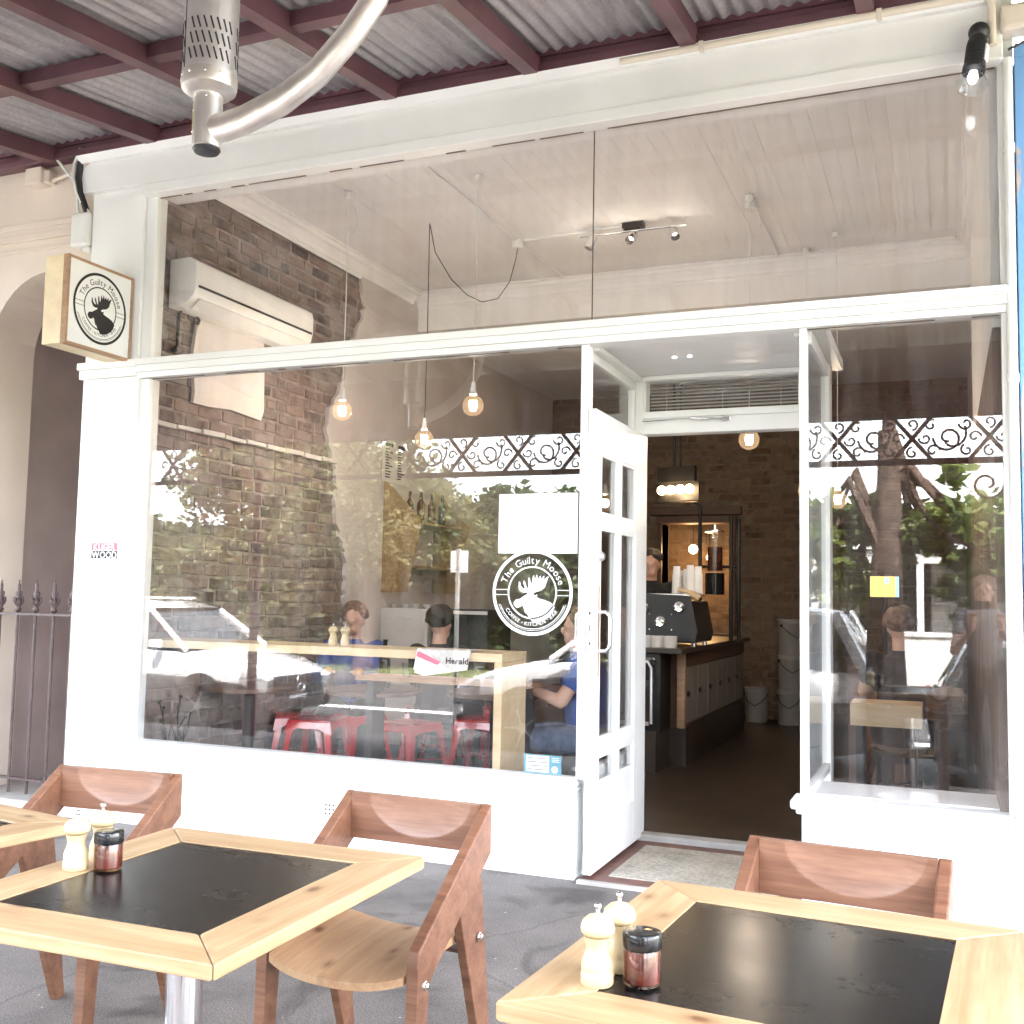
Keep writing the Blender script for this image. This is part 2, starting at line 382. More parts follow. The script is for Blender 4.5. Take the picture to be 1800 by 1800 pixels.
def m_asphalt(name, base, spec_col, seams=True):
    m, nt, b = newmat(name); co = coords(nt)
    n1 = N(nt, 'TexNoise', Scale=1.7, Detail=8, Roughness=.65); nt.links.new(co, n1.inputs['Vector'])
    n2 = N(nt, 'TexNoise', Scale=170, Detail=3); nt.links.new(co, n2.inputs['Vector'])
    vo = N(nt, 'TexVoronoi', Scale=75, Randomness=1.); nt.links.new(co, vo.inputs['Vector'])
    v2 = N(nt, 'TexVoronoi', Scale=9, Randomness=1.); nt.links.new(co, v2.inputs['Vector'])
    c = ramp(nt, n1.outputs[0], [(.28, tuple(q*.45 for q in base)), (.45, tuple(q*.9 for q in base)), (.72, tuple(q*1.35 for q in base))])
    bl = N(nt, 'Mix', data_type='RGBA', blend_type='MULTIPLY'); bl.inputs[0].default_value = .8
    nt.links.new(c, bl.inputs[6]); nt.links.new(ramp(nt, n2.outputs[0], [(.35, (.4,.4,.4)), (.65, (1.3,1.3,1.3))]), bl.inputs[7])
    m2 = N(nt, 'Mix', data_type='RGBA'); nt.links.new(ramp(nt, vo.outputs['Distance'], [(.0, (.5,.5,.5)), (.22, (0,0,0))]), m2.inputs[0])
    nt.links.new(bl.outputs[2], m2.inputs[6]); m2.inputs[7].default_value = (*spec_col, 1)
    m3 = N(nt, 'Mix', data_type='RGBA'); nt.links.new(ramp(nt, v2.outputs['Distance'], [(.035, (1,1,1)), (.05, (0,0,0))]), m3.inputs[0])
    nt.links.new(m2.outputs[2], m3.inputs[6]); m3.inputs[7].default_value = (.42,.40,.38,1)
    # hairline cracks and dark spill stains
    wn = N(nt, 'TexNoise', Scale=5., Detail=6); nt.links.new(co, wn.inputs['Vector'])
    wv = N(nt, 'Mix', data_type='VECTOR'); wv.inputs[0].default_value = .12; nt.links.new(co, wv.inputs[4]); nt.links.new(wn.outputs['Color'], wv.inputs[5])
    ve = N(nt, 'TexVoronoi', Scale=1.1, feature='DISTANCE_TO_EDGE'); nt.links.new(wv.outputs[1], ve.inputs['Vector'])
    m4 = N(nt, 'Mix', data_type='RGBA', blend_type='MULTIPLY'); m4.inputs[0].default_value = .35
    nt.links.new(m3.outputs[2], m4.inputs[6]); nt.links.new(ramp(nt, ve.outputs['Distance'], [(.002, (.25,.25,.25)), (.009, (1,1,1))]), m4.inputs[7])
    sn = N(nt, 'TexNoise', Scale=2.3, Detail=3, Distortion=1.2); nt.links.new(co, sn.inputs['Vector'])
    m5 = N(nt, 'Mix', data_type='RGBA', blend_type='MULTIPLY'); m5.inputs[0].default_value = .8
    nt.links.new(m4.outputs[2], m5.inputs[6]); nt.links.new(ramp(nt, sn.outputs[0], [(.56, (1,1,1)), (.66, (.55,.53,.52))]), m5.inputs[7])
    nt.links.new(m5.outputs[2], b.inputs['Base Color']); b.inputs['Roughness'].default_value = .8
    bump(nt, b, n2.outputs[0], .5, .006)
m_asphalt('asphalt', (.175,.156,.146), (.32,.30,.28))
m_asphalt('road_asphalt', (.085,.083,.083), (.14,.14,.14))
def m_terrazzo():
    m, nt, b = newmat('tile_cream'); co = coords(nt)
    vo = N(nt, 'TexVoronoi', Scale=48); nt.links.new(co, vo.inputs['Vector'])
    n1 = N(nt, 'TexNoise', Scale=4, Detail=8, Roughness=.7); nt.links.new(co, n1.inputs['Vector'])
    c = ramp(nt, n1.outputs[0], [(.3, (.30,.27,.22)), (.5, (.50,.46,.39)), (.7, (.60,.56,.5))])
    bl = N(nt, 'Mix', data_type='RGBA', blend_type='MULTIPLY'); bl.inputs[0].default_value = .35
    nt.links.new(c, bl.inputs[6]); nt.links.new(ramp(nt, vo.outputs['Distance'], [(.2,(1,1,1)),(.7,(.2,.2,.2))]), bl.inputs[7])
    nt.links.new(bl.outputs[2], b.inputs['Base Color']); b.inputs['Roughness'].default_value = .6
    bump(nt, b, vo.outputs['Distance'], .2, .004)
m_terrazzo()
def m_bluechip():
    # blue paint worn through to grey render
    m, nt, b = newmat('blue_worn'); co = coords(nt, (3, 3, 1.4))
    n1 = N(nt, 'TexNoise', Scale=2.2, Detail=9, Roughness=.6); nt.links.new(co, n1.inputs['Vector'])
    nt.links.new(ramp(nt, n1.outputs[0], [(.56, (.17,.36,.66)), (.6, (.42,.38,.38)), (.75, (.55,.5,.48))]), b.inputs['Base Color'])
    b.inputs['Roughness'].default_value = .55; bump(nt, b, n1.outputs[0], .3, .004)
m_bluechip()
# ================================================================== SETTING
# footpath falls gently to the kerb, road beyond
g = MB()
xs = [-14, -6, -2, 0, 2, 4, 6, 10, 18]
prof = [(8.0, -.02), (0.02, 0.0), (-3.2, 0.0), (-6.05, -.40)]
for i in range(len(xs)-1):
    for j in range(1, len(prof)-1):
        (ya, za), (yb, zb) = prof[j], prof[j+1]
        g.add([(xs[i],ya,za),(xs[i+1],ya,za),(xs[i+1],yb,zb),(xs[i],yb,zb)], [(0,3,2,1)])
struct(g.build('pavement', 'asphalt', recalc=False))
struct(MB().box(-14, 18, -6.2, -6.05, -.75, -.40).build('kerb', 'asphalt', bevel=.015))
struct(MB().add([(-60,-6.2,-.58),(70,-6.2,-.58),(70,-13.0,-.36),(-60,-13.0,-.36)], [(0,3,2,1)]).build('road', 'road_asphalt', recalc=False))
struct(MB().box(-60, 70, -13.15, -13.0, -.6, -.2).build('kerb', 'asphalt', bevel=.015))
struct(MB().add([(-60,-13.15,-.2),(70,-13.15,-.2),(70,-40,.1),(-60,-40,.1)], [(0,3,2,1)]).build('nature_strip', 'grass_base', recalc=False))
struct(MB().add([(-400,-400,-.9),(400,-400,-.9),(400,400,-.9),(-400,400,-.9)], [(0,1,2,3)]).build('ground', 'grass_base', recalc=False))
for y in (-9.6, -9.75):
    ln = MB(); ly = -.58+.22*(-6.2-y)/6.8
    ln.add([(-60,y,ly+.004),(70,y,ly+.004),(70,y-.1,ly+.0072),(-60,y-.1,ly+.0072)], [(0,3,2,1)])
    struct(ln.build('lane_line', 'white_paint', recalc=False))

# ------------------------------------------------------------------ cafe building: shell and shopfront
cafe = thing('cafe_building', 'white painted cafe shopfront with large plate glass windows and recessed entry', 'shopfront')
def part(mb, name, mat, **kw): return mb.build(name, mat, cafe, **kw)
# hidden shell that keeps daylight out of the room
part(MB().box(-.50,-.125,.10,7.6,-.1,9.4).box(4.585,4.64,.06,7.6,-.1,9.4).box(-.125,4.585,8.3,8.5,-.1,9.4).box(-.125,4.585,.34,8.3,4.35,4.6), 'party_wall', 'plaster')
part(MB().box(-.5,4.64,.02,.34,3.98,9.4).box(-.5,4.64,.34,8.5,9.4,9.5), 'upper_wall', 'white_render')  # unseen upper storey, built up high to shade the pavement and cars
# pilaster with a moulded break at transom height
part(MB().box(-.49,-.075,-.05,.098,-.02,2.60).box(-.484,-.08,-.048,.098,2.70,3.764), 'pilaster', 'white_render', bevel=.006)
part(MB().box(-.075,0,-.028,.06,.0,2.585).box(-.078,0,-.028,.06,2.702,3.70), 'window_jamb', 'white_paint', bevel=.004)
part(MB().box(-.52,-.075,-.08,.02,2.655,2.70).box(-.51,-.075,-.068,.02,2.60,2.655), 'pilaster_cap', 'white_paint', bevel=.006)
# fascia: flat board, bead, cap
fz = MB().box(-.56,4.60,-.075,.02,3.765,3.945)
part(fz, 'fascia_board', 'white_paint', bevel=.004)
part(MB().box(-.08,4.60,-.09,.02,3.69,3.755), 'window_head', 'white_paint', bevel=.005)
part(MB().prism([(-.10,3.945),(.02,3.945),(.02,3.985),(-.125,3.985)], 'x', -.565, 4.60), 'fascia_cap', 'white_paint')
part(MB().box(-.08,4.60,-.082,.02,3.755,3.765), 'fascia_bead', 'white_paint')
# transom rail with three steps
part(MB().box(-.075,4.60,-.05,.05,2.588,2.622).box(-.075,4.60,-.064,.05,2.622,2.662).box(-.075,4.60,-.078,.05,2.662,2.70), 'transom_rail', 'white_paint', bevel=.004)
# stall risers and sills
part(MB().box(-.075,2.69,-.03,.08,-.02,.405), 'stall_riser', 'white_render')
part(MB().box(3.745,4.60,-.03,.10,-.02,.41), 'stall_riser', 'white_render')
part(MB().box(-.075,2.69,-.062,.06,.43,.474).box(-.075,2.69,-.045,.06,.405,.43), 'window_sill', 'white_paint', bevel=.008)
part(MB().box(3.70,4.60,-.085,.10,.435,.478).box(3.72,4.60,-.055,.10,.41,.435), 'window_sill', 'white_paint', bevel=.014, seg=3)
part(MB().box(3.772,4.585,.103,.46,.44,.482), 'display_shelf', 'interior_white')
# posts
part(MB().box(2.690,2.729,-.03,.045,.474,2.588), 'window_post', 'white_paint', bevel=.004)
part(MB().box(3.738,3.771,-.03,.04,.478,2.588), 'window_post', 'white_paint', bevel=.004)
part(MB().box(4.578,4.60,-.03,.04,.478,2.588).box(4.578,4.60,-.03,.04,2.70,3.69), 'window_jamb', 'white_paint')
# entry returns: low walls, posts, heads
part(MB().box(2.640,2.715,.08,.90,-.02,.44), 'return_wall', 'white_render')
part(MB().box(3.745,3.83,.101,.90,-.02,.409), 'return_wall', 'white_render')
part(MB().box(2.675,2.715,.86,.93,.44,2.60).box(2.675,2.715,.046,.86,.44,.50).box(2.675,2.715,.046,.86,2.53,2.60), 'return_frame', 'white_paint', bevel=.004)
part(MB().box(3.745,3.79,.80,.93,.41,2.60).box(3.745,3.785,.042,.80,.478,.52).box(3.745,3.785,.042,.80,2.53,2.60), 'return_frame', 'white_paint', bevel=.004)
part(MB().box(2.64,3.84,.051,1.02,2.602,2.66), 'entry_soffit', 'white_paint')
part(MB().box(2.716,2.76,.052,.86,2.575,2.601).box(2.76,3.744,.84,.866,2.575,2.601).box(3.70,3.744,.052,.84,2.575,2.601), 'soffit_moulding', 'white_paint', bevel=.006)
for x in (3.05, 3.13):
    part(MB().lathe([(.012,2.596),(.012,2.603)], 10, (x,.42,0)), 'soffit_light', 'cool_lens')
# door frame with transom light
part(MB().box(2.716,2.762,.87,.97,.02,2.60), 'door_jamb', 'white_paint', bevel=.004)
part(MB().box(3.635,3.744,.87,.97,.02,2.60), 'door_jamb', 'white_paint', bevel=.004)
part(MB().box(2.762,3.635,.872,.968,2.272,2.36).box(2.762,3.635,.86,.968,2.36,2.40), 'door_head', 'white_paint', bevel=.005)
part(MB().box(2.762,3.635,.872,.968,2.575,2.60).box(2.762,2.775,.88,.96,2.40,2.575).box(3.62,3.635,.88,.96,2.40,2.575), 'transom_frame', 'white_paint')
part(MB().box(2.775,3.62,.90,.906,2.40,2.575), 'transom_pane', 'pane_small')
bl = thing('venetian_blind', 'grey slatted blind behind the small window over the doorway', 'blind', (2.78,.955,2.40))
for k in range(9):
    sl = MB().obox((.42,0,.012+k*.0195), (.836,.022,.0016), Euler((R(32),0,0)).to_matrix()).build('slat', 'house_grey', bl)
MB().box(0,.84,-.012,.012,.172,.178).build('head_rail', 'house_grey', bl)
for x in (.1,.42,.74): MB().tube([(x,-.014,0),(x,-.014,.175)], .0012, 5).build('cord', 'white_plastic', bl)
# door closer arm
clo = thing('door_closer', 'thin chrome door closer arm on the white door head', 'door closer')
MB().tube([(2.775,.80,2.335),(3.05,.855,2.352)], .004, 8).build('rod', 'chrome', clo, smooth=40)
MB().tube([(3.04,.853,2.352),(3.14,.855,2.345)], .010, 10).tube([(3.14,.855,2.345),(3.22,.858,2.338)], .005, 8).build('cylinder', 'chrome', clo, smooth=40)
MB().box(3.215,3.26,.85,.866,2.326,2.35).build('bracket', 'chrome', clo, bevel=.003)
# panes of plate glass
def pane(x0, x1, z0, z1, y=.004): return MB().box(x0, x1, y-.003, y+.003, z0, z1)
part(pane(.0,2.730,2.70,3.69), 'window_pane', 'pane'); part(pane(2.7345,4.578,2.70,3.69), 'window_pane', 'pane')
part(pane(.0,2.690,.474,2.588), 'window_pane', 'pane'); part(pane(3.771,4.578,.478,2.588), 'window_pane', 'pane')
part(MB().box(2.692,2.698,.05,.86,.50,2.53), 'return_pane', 'pane_small')
part(MB().box(3.762,3.768,.042,.80,.52,2.53), 'return_pane', 'pane')
part(MB().box(2.7305,2.734,.0,.008,2.70,3.69), 'pane_joint', 'black_plastic')
# old putty line, dark and broken, along the heads of the panes
rng = random.Random(3)
pt = MB()
for (xa, xb, z) in ((.0,4.57,3.6885),(.0,2.69,2.5865),(3.771,4.57,2.5865),(.0,4.57,2.7015)):
    x = xa
    while x < xb:
        L = rng.uniform(.02,.16)
        if rng.random() < .75: pt.box(x, min(x+L, xb), -.012, -.0005, z-.0008-rng.uniform(0,.0015), z+.0008)
        x += L
part(pt, 'putty_line', 'wall_brown')['kind'] = 'stuff'
# entry floor
part(MB().box(2.716,3.744,-.045,.868,-.05,.012), 'entry_border', 'tile_border')
part(MB().box(2.83,3.63,.07,.76,.012,.016), 'entry_tiles', 'tile_cream')
part(MB().box(2.716,3.744,-.085,-.045,-.05,.016), 'entry_step_edge', 'concrete', bevel=.005)
part(MB().box(2.716,3.744,.868,.97,-.05,.045), 'door_threshold', 'concrete', bevel=.01)
# ------- the door leaf, open towards the street (parts of the cafe, pieces one deeper)
door = MB()
DX0, DX1 = 2.7325, 2.7725
ys = [-.03,.075,.36,.44,.67,.87]
def rail(y0,y1,z0,z1): door.box(DX0,DX1,y0,y1,z0,z1)
rail(ys[0],ys[1],.03,2.268); rail(ys[4]+.03,ys[5],.03,2.268)
for z0,z1 in ((.03,.26),(.575,.65),(1.69,1.755),(2.06,2.268)): rail(ys[1],ys[4]+.03,z0,z1)
for z0,z1 in ((.26,.575),(.65,1.69),(1.755,2.06)): rail(.35,.43,z0,z1)
dl = part(door, 'door', 'white_paint', bevel=.004); dl['label'] = 'white glazed door standing open towards the street'
for (ya,yb) in ((.075,.35),(.43,.70)):
    for z0,z1 in ((.65,1.69),(1.755,2.06),(.44,.575)):
        MB().box(2.750,2.755,ya,yb,z0,z1).build('door_pane', 'pane_small', dl)
        fr = MB()
        for zz in (z0, z1-.014): fr.box(2.757,2.768,ya,yb,zz,zz+.014)
        for yy in (ya, yb-.014): fr.box(2.757,2.768,yy,yy+.014,z0+.014,z1-.014)
        fr.build('glazing_bead', 'white_paint', dl)
    MB().box(2.742,2.762,ya,yb,.26,.44).build('door_panel', 'white_paint', dl, bevel=.004)
for sx in (-1, 1):
    x0 = DX0 if sx < 0 else DX1
    pth = [(x0,.02,1.085),(x0+sx*.045,.02,1.085),(x0+sx*.062,.02,1.10),(x0+sx*.066,.02,1.12),(x0+sx*.066,.02,1.24),(x0+sx*.062,.02,1.26),(x0+sx*.045,.02,1.275),(x0,.02,1.275)]
    MB().tube(pth, .009, 10).build('pull_handle', 'chrome', dl, smooth=50)
MB().lathe([(.024,0),(.026,.006),(.022,.022),(.017,.026),(.016,.03)], 16, (DX1,.03,1.545), Euler((0,PI/2,0)).to_matrix()).build('deadbolt', 'steel', dl, smooth=40)
MB().lathe([(.02,0),(.016,.02),(.012,.026)], 16, (DX0,.03,1.545), Euler((0,-PI/2,0)).to_matrix()).build('deadbolt', 'steel', dl, smooth=40)
MB().box(2.739,2.766,-.033,-.028,1.085,1.31).build('lock_plate', 'steel_worn', dl)
MB().box(2.741,2.764,-.033,-.028,1.505,1.585).build('lock_plate', 'steel_worn', dl)
for (xa_,xb_,za_,zb_) in ((2.7505,2.7545,1.18,1.215),(2.748,2.757,1.26,1.275),(2.748,2.757,1.115,1.13)): MB().box(xa_,xb_,-.0345,-.029,za_,zb_).build('lock_slot', 'slot_dark', dl)
MB().box(DX1-.001,DX1+.003,.035,.052,.96,1.40).build('push_plate', 'ply_edge', dl)

# ------------------------------------------------------------------ inside: floor, ceilings
struct(MB().add([(-.12,.06,.03),(2.66,.06,.03),(2.66,.95,.03),(3.80,.95,.03),(3.80,.06,.03),(4.6,.06,.03),(4.6,.95,.03),(4.6,8.3,.03),(-.12,8.3,.03),(-.12,.95,.03)], [(0,1,2,9),(4,5,6,3),(9,2,3,6,7,8)]).build('shop_floor', 'floor_dark', recalc=False))
ceil = struct(MB().box(-.12,4.59,.06,3.52,4.075,4.12).box(-.12,4.59,3.52,8.3,3.735,3.79).build('ceiling', 'interior_white'))
nb = 46; bw = (4.585+.12)/nb
b1 = MB().box(.0006,bw-.0006,0,3.40,0,.013); me1 = b1.mesh('ceiling_board'); me1.materials.append(M['interior_white'])
for k in range(nb):
    o = link('ceiling_board', me1, None, ceil, loc=(-.12+k*bw, .10, 4.062 + rng.uniform(-.0012,.0012)))
# bulkhead between front and rear ceilings
bulk = tag(MB().box(-.12,4.59,3.50,3.60,3.72,4.075).build('bulkhead', 'interior_white'), 'white bulkhead beam across the ceiling at the back of the front room', 'beam')
def cornice(name, label, pts_fn):
    prof = [(0,-.14),(.012,-.14),(.016,-.12),(.03,-.115),(.04,-.09),(.075,-.055),(.10,-.045),(.105,-.02),(.125,-.016),(.125,0),(0,0)]
    o = pts_fn(prof); tag(o, label, 'cornice'); return o
cornice('cornice', 'moulded white cornice along the brick side wall', lambda p: MB().prism([(-.095+a, 4.060+b) for a, b in p], 'y', .10, 3.38).build('cornice', 'interior_white'))
cornice('cornice', 'moulded white cornice along the rear bulkhead', lambda p: MB().prism([(3.50-a, 4.060+b) for a, b in p], 'x', -.095, 4.58).build('cornice', 'interior_white'))
cornice('cornice', 'moulded white cornice along the right hand wall', lambda p: MB().prism([(4.582-a, 4.060+b) for a, b in p], 'y', .10, 3.38).build('cornice', 'interior_white'))
tag(MB().box(-.11,4.58,.062,.27,3.76,4.05).build('window_bulkhead', 'interior_white'), 'plain white box beam behind the top of the shop window', 'beam')
rw = thing('side_wall', 'brown painted wall with white upper part on the right inside the cafe', 'wall')
MB().box(4.545,4.584,.06,8.3,.03,2.55).build('lower_wall', 'wall_brown', rw)
MB().box(4.545,4.584,.06,3.5,2.551,3.93).build('upper_wall', 'interior_white', rw)

# ------------------------------------------------------------------ brick walls
def brick_meshes(mat, L=.226, H=.073, D=.009, n=6, seed=1, jit=.006):
    rg = random.Random(seed); out = []
    for k in range(n):
        l, h = L/2, H/2; c = .006
        j = lambda a=jit: rg.uniform(-a, a)
        vs_ = [(-l+j(),0,-h+j(.002)),(l+j(),0,-h+j(.002)),(l+j(),0,h+j(.002)),(-l+j(),0,h+j(.002)),
               (-l+c+j(),-D+j(.002),-h+c+j(.003)),(l-c+j(),-D+j(.002),-h+c+j(.003)),(l-c+j(),-D+j(.002),h-c+j(.003)),(-l+c+j(),-D+j(.002),h-c+j(.003)),
               (j(.05),-D+j(.002),j(.01))]
        fs = [(0,1,5,4),(1,2,6,5),(2,3,7,6),(3,0,4,7),(4,5,8),(5,6,8),(6,7,8),(7,4,8)]
        me = bpy.data.meshes.new('brick'); me.from_pydata(vs_, [], fs); me.update(); me.materials.append(M[mat]); out.append(me)
    return out
def lay(parent, mat, a0, a1, z0, z1, place, keep, prio, rz, L=.23, H=.0755, course=.086, gap=.011, seed=2, limit=300, skip_hidden=None):
    rg = random.Random(seed); ms = brick_meshes(mat, L-.002, H-.002, seed=seed); hs = brick_meshes(mat, L/2-gap/2, H-.002, seed=seed+50)
    cells = []; row = 0; z = z0 + course/2
    while z < z1:
        a = a0 - rg.random()*L if row % 2 else a0 - L/2
        while a < a1:
            hd = rg.random() < .18
            l = (L/2-gap/2) if hd else L
            ac = a + l/2
            if keep(ac, z, l): cells.append((prio(ac, z), ac, z + rg.uniform(-.005,.005) + .006*math.sin(ac*4+row*.3), hd))
            a += l + gap
        z += course; row += 1
    cells.sort(key=lambda c: c[0])
    rest = MB(); rot = Matrix.Rotation(rz, 3, 'Z')
    for i, (p, a, z, hd) in enumerate(cells):
        me = rg.choice(hs if hd else ms); P = Vector(place(a, z)); tilt = rg.uniform(-.022,.022); sc3 = (rg.uniform(.93,1.02), 1, rg.uniform(.90,1.04))
        if i < limit:
            link('brick', me, None, parent, loc=P, rot=(0, tilt, rz)).scale = sc3
        else:
            rest.add([P + rot @ Vector((v.co.x*sc3[0], v.co.y, v.co.z*sc3[2] - tilt*v.co.x)) for v in me.vertices], [tuple(f.vertices) for f in me.polygons])
    if rest.v:
        o = rest.build('brick_courses', mat, parent, recalc=False); o['kind'] = 'stuff'
# left wall
lw_ = thing('brick_side_wall', 'weathered exposed brick side wall with torn plaster edge, left inside cafe', 'wall', (-.12,0,0))
MB().box(0,.008,.06,8.3,.03,4.06).build('mortar_bed', 'mortar', lw_)
def edge_y(z):   # ragged edge where the plaster begins
    pts = [(0,2.55),(.8,2.5),(1.5,2.36),(1.9,2.25),(2.3,2.14),(2.45,2.10),(2.6,2.07),(2.75,2.06),(2.9,2.14),(3.1,2.26),(3.4,2.42),(3.7,2.52),(3.9,2.5),(4.1,2.48)]
    for (za,ya),(zb,yb) in zip(pts, pts[1:]):
        if za <= z <= zb: return ya+(yb-ya)*(z-za)/(zb-za)
    return 2.5
lay(lw_, 'brick_old', .07, 2.75, .05, 4.04, lambda a,z: (.006, a, z), lambda a,z,l: .07+l/2 < a < edge_y(z)+.2,
    lambda a,z: (0 if z > .5 else 5) + a*.3 + (3 if (.35<a<1.75 and 3.2<z<3.45) or (.45<a<1.2 and 2.52<z<2.8) else 0), PI/2, seed=4)
rg = random.Random(11); poly = []
z = .03
while z < 4.04:
    poly.append((edge_y(z)+.03*math.sin(z*9)+rg.uniform(-.022,.022), z)); z += rg.uniform(.012,.05)
poly = [(7.08,.03)] + poly + [(edge_y(4.05),4.05),(7.08,4.05)]
MB().prism(poly, 'x', .012, .045).build('plaster_sheet', 'plaster', lw_)
pp = [(.44,2.86),(.47,2.60),(.46,2.53),(.60,2.53),(.85,2.55),(1.18,2.53),(1.21,2.60),(1.20,2.85),(1.18,3.10),(1.0,3.12),(.6,3.13),(.48,3.1)]
MB().prism(pp, 'x', .02, .046).build('plaster_patch', 'patch_plaster', lw_)
# rough projecting course
for k in range(9):
    y0 = .09+k*.235
    MB().obox((.03,y0+.11,2.36+rg.uniform(-.006,.006)), (.05+rg.uniform(-.01,.012),.222,.03+rg.uniform(-.004,.006)), Euler((rg.uniform(-.02,.02),0,rg.uniform(-.03,.03))).to_matrix()).build('ledge_brick', 'brick_painted', lw_, bevel=.006)
hk = thing('iron_hook', 'small black iron hook bracket fixed to the brick wall below air conditioner', 'hook', (-.09,.28,2.96))
MB().tube([(0,0,-.12),(.02,0,-.1),(.02,0,.10),(.03,.02,.13),(.03,.14,.135),(.03,.165,.12),(.03,.185,.10),(.03,.175,.08),(.03,.155,.085)], .011, 6).build('rod', 'dark_metal', hk, smooth=50)
MB().lathe([(.02,0),(.028,.006),(.012,.014)], 10, (.0,0,-.13), Euler((0,PI/2,0)).to_matrix()).build('fixing_plate', 'dark_metal', hk)
# back wall with servery opening
bw_ = thing('brick_back_wall', 'dim warm brown brick wall at the back of the cafe', 'wall', (0,7.1,0))
MB().box(-.12,1.30,0,.3,.03,3.74).box(1.30,2.10,0,.3,2.22,3.74).box(2.10,4.59,0,.3,.03,3.74).box(1.30,2.10,0,.3,.03,.95).build('mortar_bed', 'mortar_dark', bw_)
lay(bw_, 'brick_back', -.1, 4.58, .05, 3.72, lambda a,z: (a, .006, z), lambda a,z,l: not (1.26-l/2 < a < 2.14+l/2 and .92 < z < 2.26) and not (1.12 < a < 2.25 and 2.26 < z < 2.42),
    lambda a,z: (0 if (.95 < a < 3.3 and .1 < z < 3.2) else 10) + abs(a-2.3)*.3 + z*.05, 0, seed=9)
lt = MB().box(1.16,2.22,-.06,.02,2.30,2.40).build('lintel', 'walnut_dark', bw_, bevel=.008)
MB().box(1.24,2.16,-.045,.25,2.21,2.29).build('opening_head', 'walnut_dark', bw_, bevel=.006)
MB().box(1.25,1.30,-.04,.3,.95,2.21).box(2.10,2.15,-.04,.3,.95,2.21).build('opening_frame', 'walnut_dark', bw_, bevel=.006)
rr = thing('rear_kitchen_wall', 'orange lit brick wall seen through the servery opening behind the counter', 'wall', (0,8.2,0))
MB().box(.9,2.6,0,.09,.03,3.7).build('mortar_bed', 'mortar_dark', rr)
lay(rr, 'brick_back', 1.0, 2.5, 1.0, 2.5, lambda a,z: (a,.006,z), lambda a,z,l: 1.0 < a < 2.5, lambda a,z: a, 0, seed=15)

# ------------------------------------------------------------------ neighbours
nl = thing('neighbour_building', 'cream rendered neighbouring building with arched recess left of the cafe', 'building')
xc, rr_, zs = -.86, .46, 2.87
arc = [(xc + rr_*math.cos(t), zs + rr_*math.sin(t)) for t in [PI*k/18 for k in range(19)]]
wallp = [(-9,-.02),(xc-rr_,-.02)] + list(reversed(arc)) + [(xc+rr_,-.02),(-.385,-.02),(-.385,9.4),(-9,9.4)]
MB().prism([(x if x < -.40 else min(x,-.4005), z) for x, z in wallp], 'y', .0, .34).build('wall', 'cream_paint', nl)
MB().box(-1.5,-.39,.95,1.1,-.02,3.6).box(-1.5,-1.36,.34,.95,-.02,3.6).box(-.46,-.39,.34,.95,-.02,3.6).box(-1.5,-.39,.34,.95,3.5,3.6).build('recess', 'plum_render', nl)
MB().box(-9,-.56,-.012,.0,3.62,3.66).box(-9,-.495,-.02,.0,3.54,3.585).box(-9,-.495,-.012,.0,3.47,3.495).build('wall_moulding', 'cream_paint', nl, bevel=.004)
MB().box(-1.4,-.42,-.045,.9,-.05,.06).build('step', 'concrete', nl, bevel=.01)
fe = thing('iron_fence', 'dark spiked wrought iron fence across the arched recess', 'fence', (0,-.03,0))
for z in (1.175,.185): MB().box(-1.9,-.492,-.018,.018,z-.006,z+.007).build('rail', 'plum_iron', fe)
pk = MB().tube([(0,0,.1),(0,0,1.36)], [.009,.009], 8).mesh('picket'); pk.materials.append(M['plum_iron'])
fn = MB()
fn.lathe([(.009,1.185),(.018,1.195),(.02,1.205),(.012,1.215),(.022,1.235),(.026,1.25),(.016,1.268),(.012,1.28),(.018,1.295),(.010,1.315),(.007,1.345),(.003,1.385)], 8)
for s in (-1,1):
    fn.tube([(0,0,1.225),(s*.025,0,1.235),(s*.038,0,1.255),(s*.036,0,1.275),(s*.024,0,1.28),(s*.022,0,1.268)], .006, 6)
    fn.tube([(0,0,1.27),(s*.016,0,1.285),(s*.024,0,1.30),(s*.018,0,1.312)], .005, 6)
    fn.tube([(0,0,1.225),(0,s*.022,1.24),(0,s*.03,1.26),(0,s*.018,1.272)], .006, 6)
fm = fn.mesh('finial'); fm.materials.append(M['plum_iron']); fm.shade_smooth()
for k in range(10):
    x = -.503 - k*.145
    p_ = link('picket', pk, None, fe, loc=(x,0,0)); link('finial', fm, None, p_)
nr = thing('neighbour_brick_building', 'whitewashed brick neighbour with worn blue painted trim right of the cafe', 'building')
MB().box(4.700,9,.0,.34,-.02,9.4).build('mortar_bed', 'patch_plaster', nr)
MB().box(4.645,4.700,-.05,.34,-.02,3.70).box(4.645,5.6,-.05,.0,3.70,3.765).build('blue_trim', 'blue_worn', nr, bevel=.004)
MB().box(4.700,4.722,-.035,.02,-.02,3.68).build('inner_trim', 'cream_paint', nr)
lay(nr, 'brick_painted', 4.66, 5.4, .0, 3.66, lambda a,z: (a,.006,z), lambda a,z,l: 4.725+l/2 < a < 5.3, lambda a,z: a, 0, L=.24, H=.08, course=.092, seed=21)
MB().box(4.60,4.644,.0,.34,-.02,9.4).build('joint_wall', 'white_render', nr)

